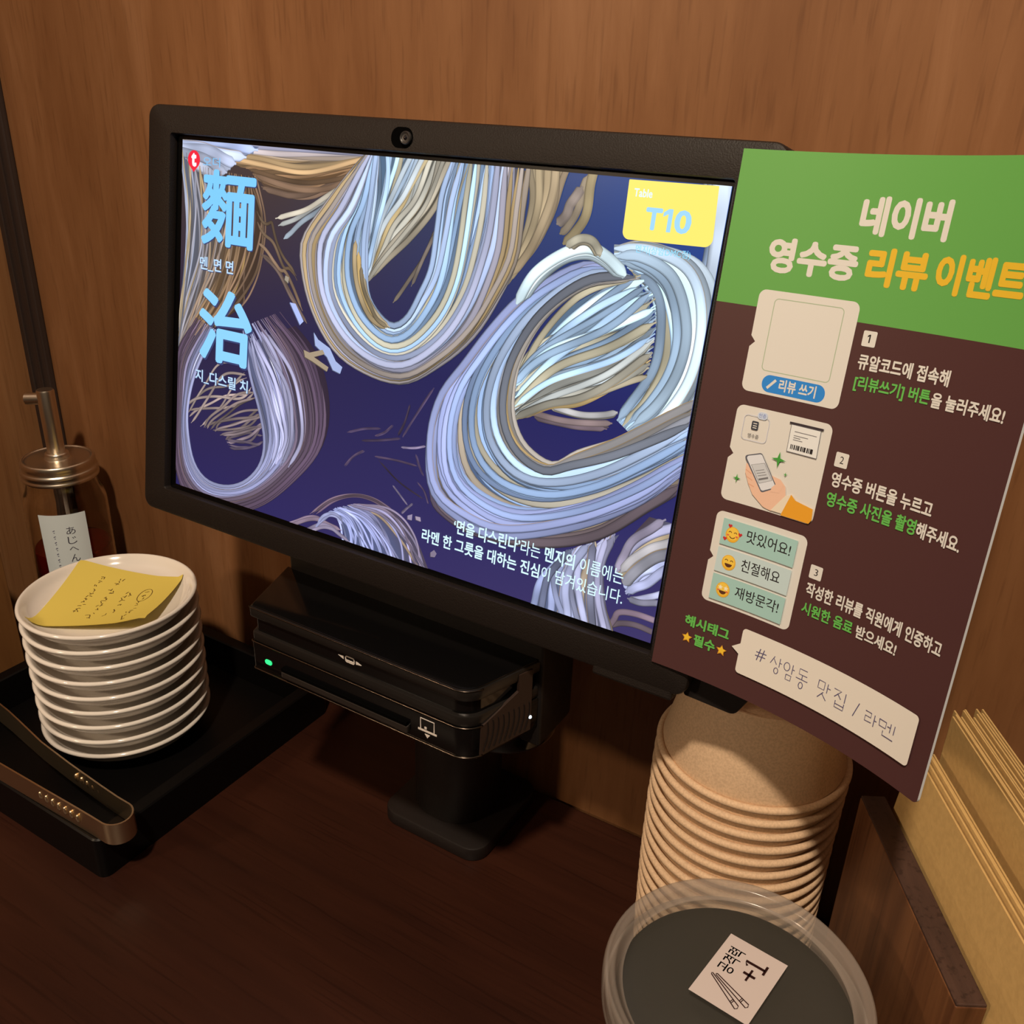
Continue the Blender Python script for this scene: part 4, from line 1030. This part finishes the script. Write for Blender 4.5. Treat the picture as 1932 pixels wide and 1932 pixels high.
# ------------------------------------------------------------------ paper bowls, tub, napkin box
def bowl_mesh():
    # upside down: rim at z = 0, base on top
    prof = [(.0458, .0015), (.0459, .0004)] + [(.0470 + .0019 * math.sin(a), .0019 - .0019 * math.cos(a)) for a in np.linspace(0, math.pi * 1.3, 14)] + [(.0457, .0044), (.0362, .0440), (.0352, .0452)]
    prof += [(.0340, .0452), (.0338, .0440), (0, .0440), (0, .0432), (.0345, .0432), (.0354, .0425), (.0449, .0042), (.0458, .0015)]
    bm = bmesh.new(); lathe(bm, prof, 96)
    bmesh.ops.remove_doubles(bm, verts=bm.verts, dist=1e-6)
    return bm
BS = .0083; NB = 18
b0 = bm_obj('paper_bowl', bowl_mesh(), M['kraft_bowl'], None, True, sharp=45)
names = ['topmost', 'second', 'third', 'fourth', 'fifth', 'sixth', 'seventh', 'eighth', 'ninth', 'tenth', 'eleventh', 'twelfth', 'thirteenth', 'fourteenth', 'fifteenth', 'sixteenth', 'seventeenth', 'lowest']
rb = random.Random(5)
for i in range(NB):
    o = b0 if i == 0 else b0.copy()
    if i: COL.objects.link(o)
    o.location = (.1889 + rb.uniform(-.00015, .00015) + .0012 * math.sin(i * .21 - 3.5), -.0566 + rb.uniform(-.00015, .00015), .0002 + BS * i)
    o.rotation_euler = (0, 0, rb.uniform(0, 6))
    nth = NB - 1 - i
    if nth == 0: l_ = 'topmost upside-down kraft paper bowl of the stack right of the stand'
    elif i == 0: l_ = 'lowest kraft paper bowl, its rim on the counter top'
    else: l_ = '%s kraft paper bowl from the top of the upside-down stack' % names[nth]
    prop(o, l_, 'paper bowl', 'kraft paper bowls stacked upside down')
tub = thing('plastic_tub', 'round clear plastic tub with chopstick sticker in front of the paper bowls', 'tub', (.2268, -.1885, 0))
bm = bmesh.new()
lathe(bm, rounded([(0, .0), (.040, 0), (.043, .002), (.0488, .124), (.0500, .127)], 1) + [(.0490, .127), (.0478, .124), (.0420, .004), (0, .0025)], 80)
bm_obj('tub_body', bm, M['tubplastic'], tub, True, sharp=40)
bm = bmesh.new(); lathe(bm, rounded([(0, .004), (.0415, .0045), (.0462, .100), (.0468, .1235), (.0440, .1258), (.030, .1262), (0, .1262)], 1), 64)
bm_obj('dark_contents', bm, simple('dark_grey_green', (.012, .0115, .009, 1), .6), tub, True)
bm = bmesh.new()
lathe(bm, rounded([(.0502, .1220), (.0514, .1222), (.0518, .1330), (.0512, .1362), (.0500, .1370), (.0488, .1362), (.0470, .1360), (.0462, .1344), (.0448, .1320), (.0436, .1316)], 2), 96)
lr = bm_obj('lid_rim', bm, M['lidrim'], tub, True)
bm = bmesh.new(); lathe(bm, [(.0437, .1318), (.0300, .1322), (0, .1324)], 80)
lp = bm_obj('lid_panel', bm, M['lidplastic'], tub, True)
# sticker in the lid's hollow
so = Vector((.2113, -.1989)); sx = Vector((.2166, -.1649)) - so; sy = Vector((.2356, -.2014)) - so
def stick_pt(a, c, d):
    p = so + sx * a + sy * c
    return (p.x - .2268, p.y + .1885, .1327 + d)
sa = Art(stick_pt, .00004)
sa.poly([(0, 0), (1, 0), (1, 1), (0, 1)], tint(206, 180, 162))
SI = tint(44, 14, 10)
def stick_text(s, a0, a1, c0, c1, bold):
    V, F = text_geo(s, bold); V = fit(V, (a0, a1, 0, 1)); V = [(x, c1 - (c1 - c0) * y) for x, y in V]
    sa.put((V, F), SI)
stick_text('공격력', .46, .84, .12, .385, .008)
def sstroke(pts, w): sa.stroke(pts, w, SI, layer=6)
sstroke([(.50, .61), (.68, .61)], .035); sstroke([(.593, .51), (.593, .71)], .035)
sstroke([(.70, .50), (.755, .445), (.757, .77)], .035); sstroke([(.69, .775), (.83, .77)], .04)
for (a, c) in (((.354, .141), (.124, .729)), ((.376, .204), (.211, .841))):
    a = np.array(a); c = np.array(c); d = (c - a) / np.hypot(*(c - a)); n_ = np.array((-d[1], d[0]))
    out = [a - n_ * .012, a - d * .012, a + n_ * .012, c + n_ * .030, c + d * .018, c - n_ * .030]
    sa.stroke([tuple(p) for p in out], .013, SI, True, layer=6)
    for t_ in (.80, .84): sa.stroke([tuple(a + (c - a) * t_ + n_ * .026), tuple(a + (c - a) * t_ - n_ * .026)], .012, SI, layer=6)
st_ = mesh_obj('sticker', sa.V, sa.F, M['label'], tub, False, cols=sa.C)
st_['label'] = 'white square sticker with chopsticks drawing'

D_ = Vector((-.5, .866)).normalized(); N_ = Vector((.866, .5)).normalized()
nbx = thing('napkin_box', 'open walnut box holding brown paper napkins, right of the bowls', 'napkin holder', (.265, -.115, 0), (0, 0, math.radians(30)))
# local x = across (towards the right), local y = along (away)
on = .265 * N_.x - .115 * N_.y; ot = .265 * D_.x - .115 * D_.y
n0, n1, n2, n3 = .1762 - on, .1878 - on, .2270 - on, .2385 - on
t0, t1 = -.2930 - ot, -.1845 - ot
HB = .150
bm = box_bm(n0, n1, t0, t1, 0, HB - .0012, .0006)
w1 = bm_obj('left_panel', bm, M['walnut'], nbx)
bm = box_bm(n0 + .0002, n1 - .0002, t0 + .0002, t1 - .0002, HB - .0014, HB, .0004)
bm_obj('raw_edge', bm, M['walnut_end'], w1)
bm_obj('right_panel', box_bm(n2, n3, t0, t1, 0, HB, .0006), M['walnut'], nbx)
bm_obj('floor_panel', box_bm(n1, n2, t0, t1, 0, .010, .0006), M['walnut'], nbx)
def napkin(prof, ta, tb_, th):
    # a folded sheet: profile in (across, up), swept along
    V = []; F = []
    m_ = len(prof)
    for t_ in (ta, tb_):
        for x_, z_ in prof: V.append((x_, t_, z_))
        for x_, z_ in prof[::-1]: V.append((x_ + th, t_, z_))
    k = 2 * m_
    for i in range(k): F.append((i, (i + 1) % k, k + (i + 1) % k, k + i))
    F.append(tuple(range(k))[::-1]); F.append(tuple(range(k, 2 * k)))
    return V, F
rn = random.Random(8)
NA = 5
for i in range(NA):
    s_ = i * .0019
    top = .1815 + rn.uniform(-.0012, .0012)
    prof = [(n1 + .0008 + s_, .012), (n1 + .0008 + s_, .120), (n1 + .0011 + s_, .140), (n1 + .0024 + s_, .158), (n1 + .0050 + s_ + (top - .181) * .3, top)]
    V, F = napkin(prof, t0 - .022 + rn.uniform(0, .002), t1 - .004 + rn.uniform(-.003, .002), .0008)
    o = mesh_obj('paper_napkin', V, F, M['napkin'], None, loc=(.265, -.115, 0)); o.rotation_euler = (0, 0, math.radians(30))
    l_ = 'leaning brown napkin nearest the walnut box left panel, broad face showing' if i == 0 else 'brown napkin, one of the thin leaning bundle in the walnut box left half'
    prop(o, l_, 'napkin', 'brown napkins leaning in the walnut box')
for i in range(12):
    s_ = n1 + .0182 + i * .0014
    top = .2000 + rn.uniform(-.0016, .0016)
    prof = [(s_, .012), (s_, .150), (s_ + .0002, top)]
    V, F = napkin(prof, t0 - .020 + rn.uniform(0, .003), t1 - .001 + rn.uniform(-.004, .003), .0007)
    o = mesh_obj('paper_napkin', V, F, M['napkin'], None, loc=(.265, -.115, 0)); o.rotation_euler = (0, 0, math.radians(30))
    l_ = 'brown napkin at the front of the taller upright bundle in the walnut box' if i == 0 else 'brown napkin in the taller upright bundle, right half of the walnut box'
    prop(o, l_, 'napkin', 'brown napkins upright in the walnut box')
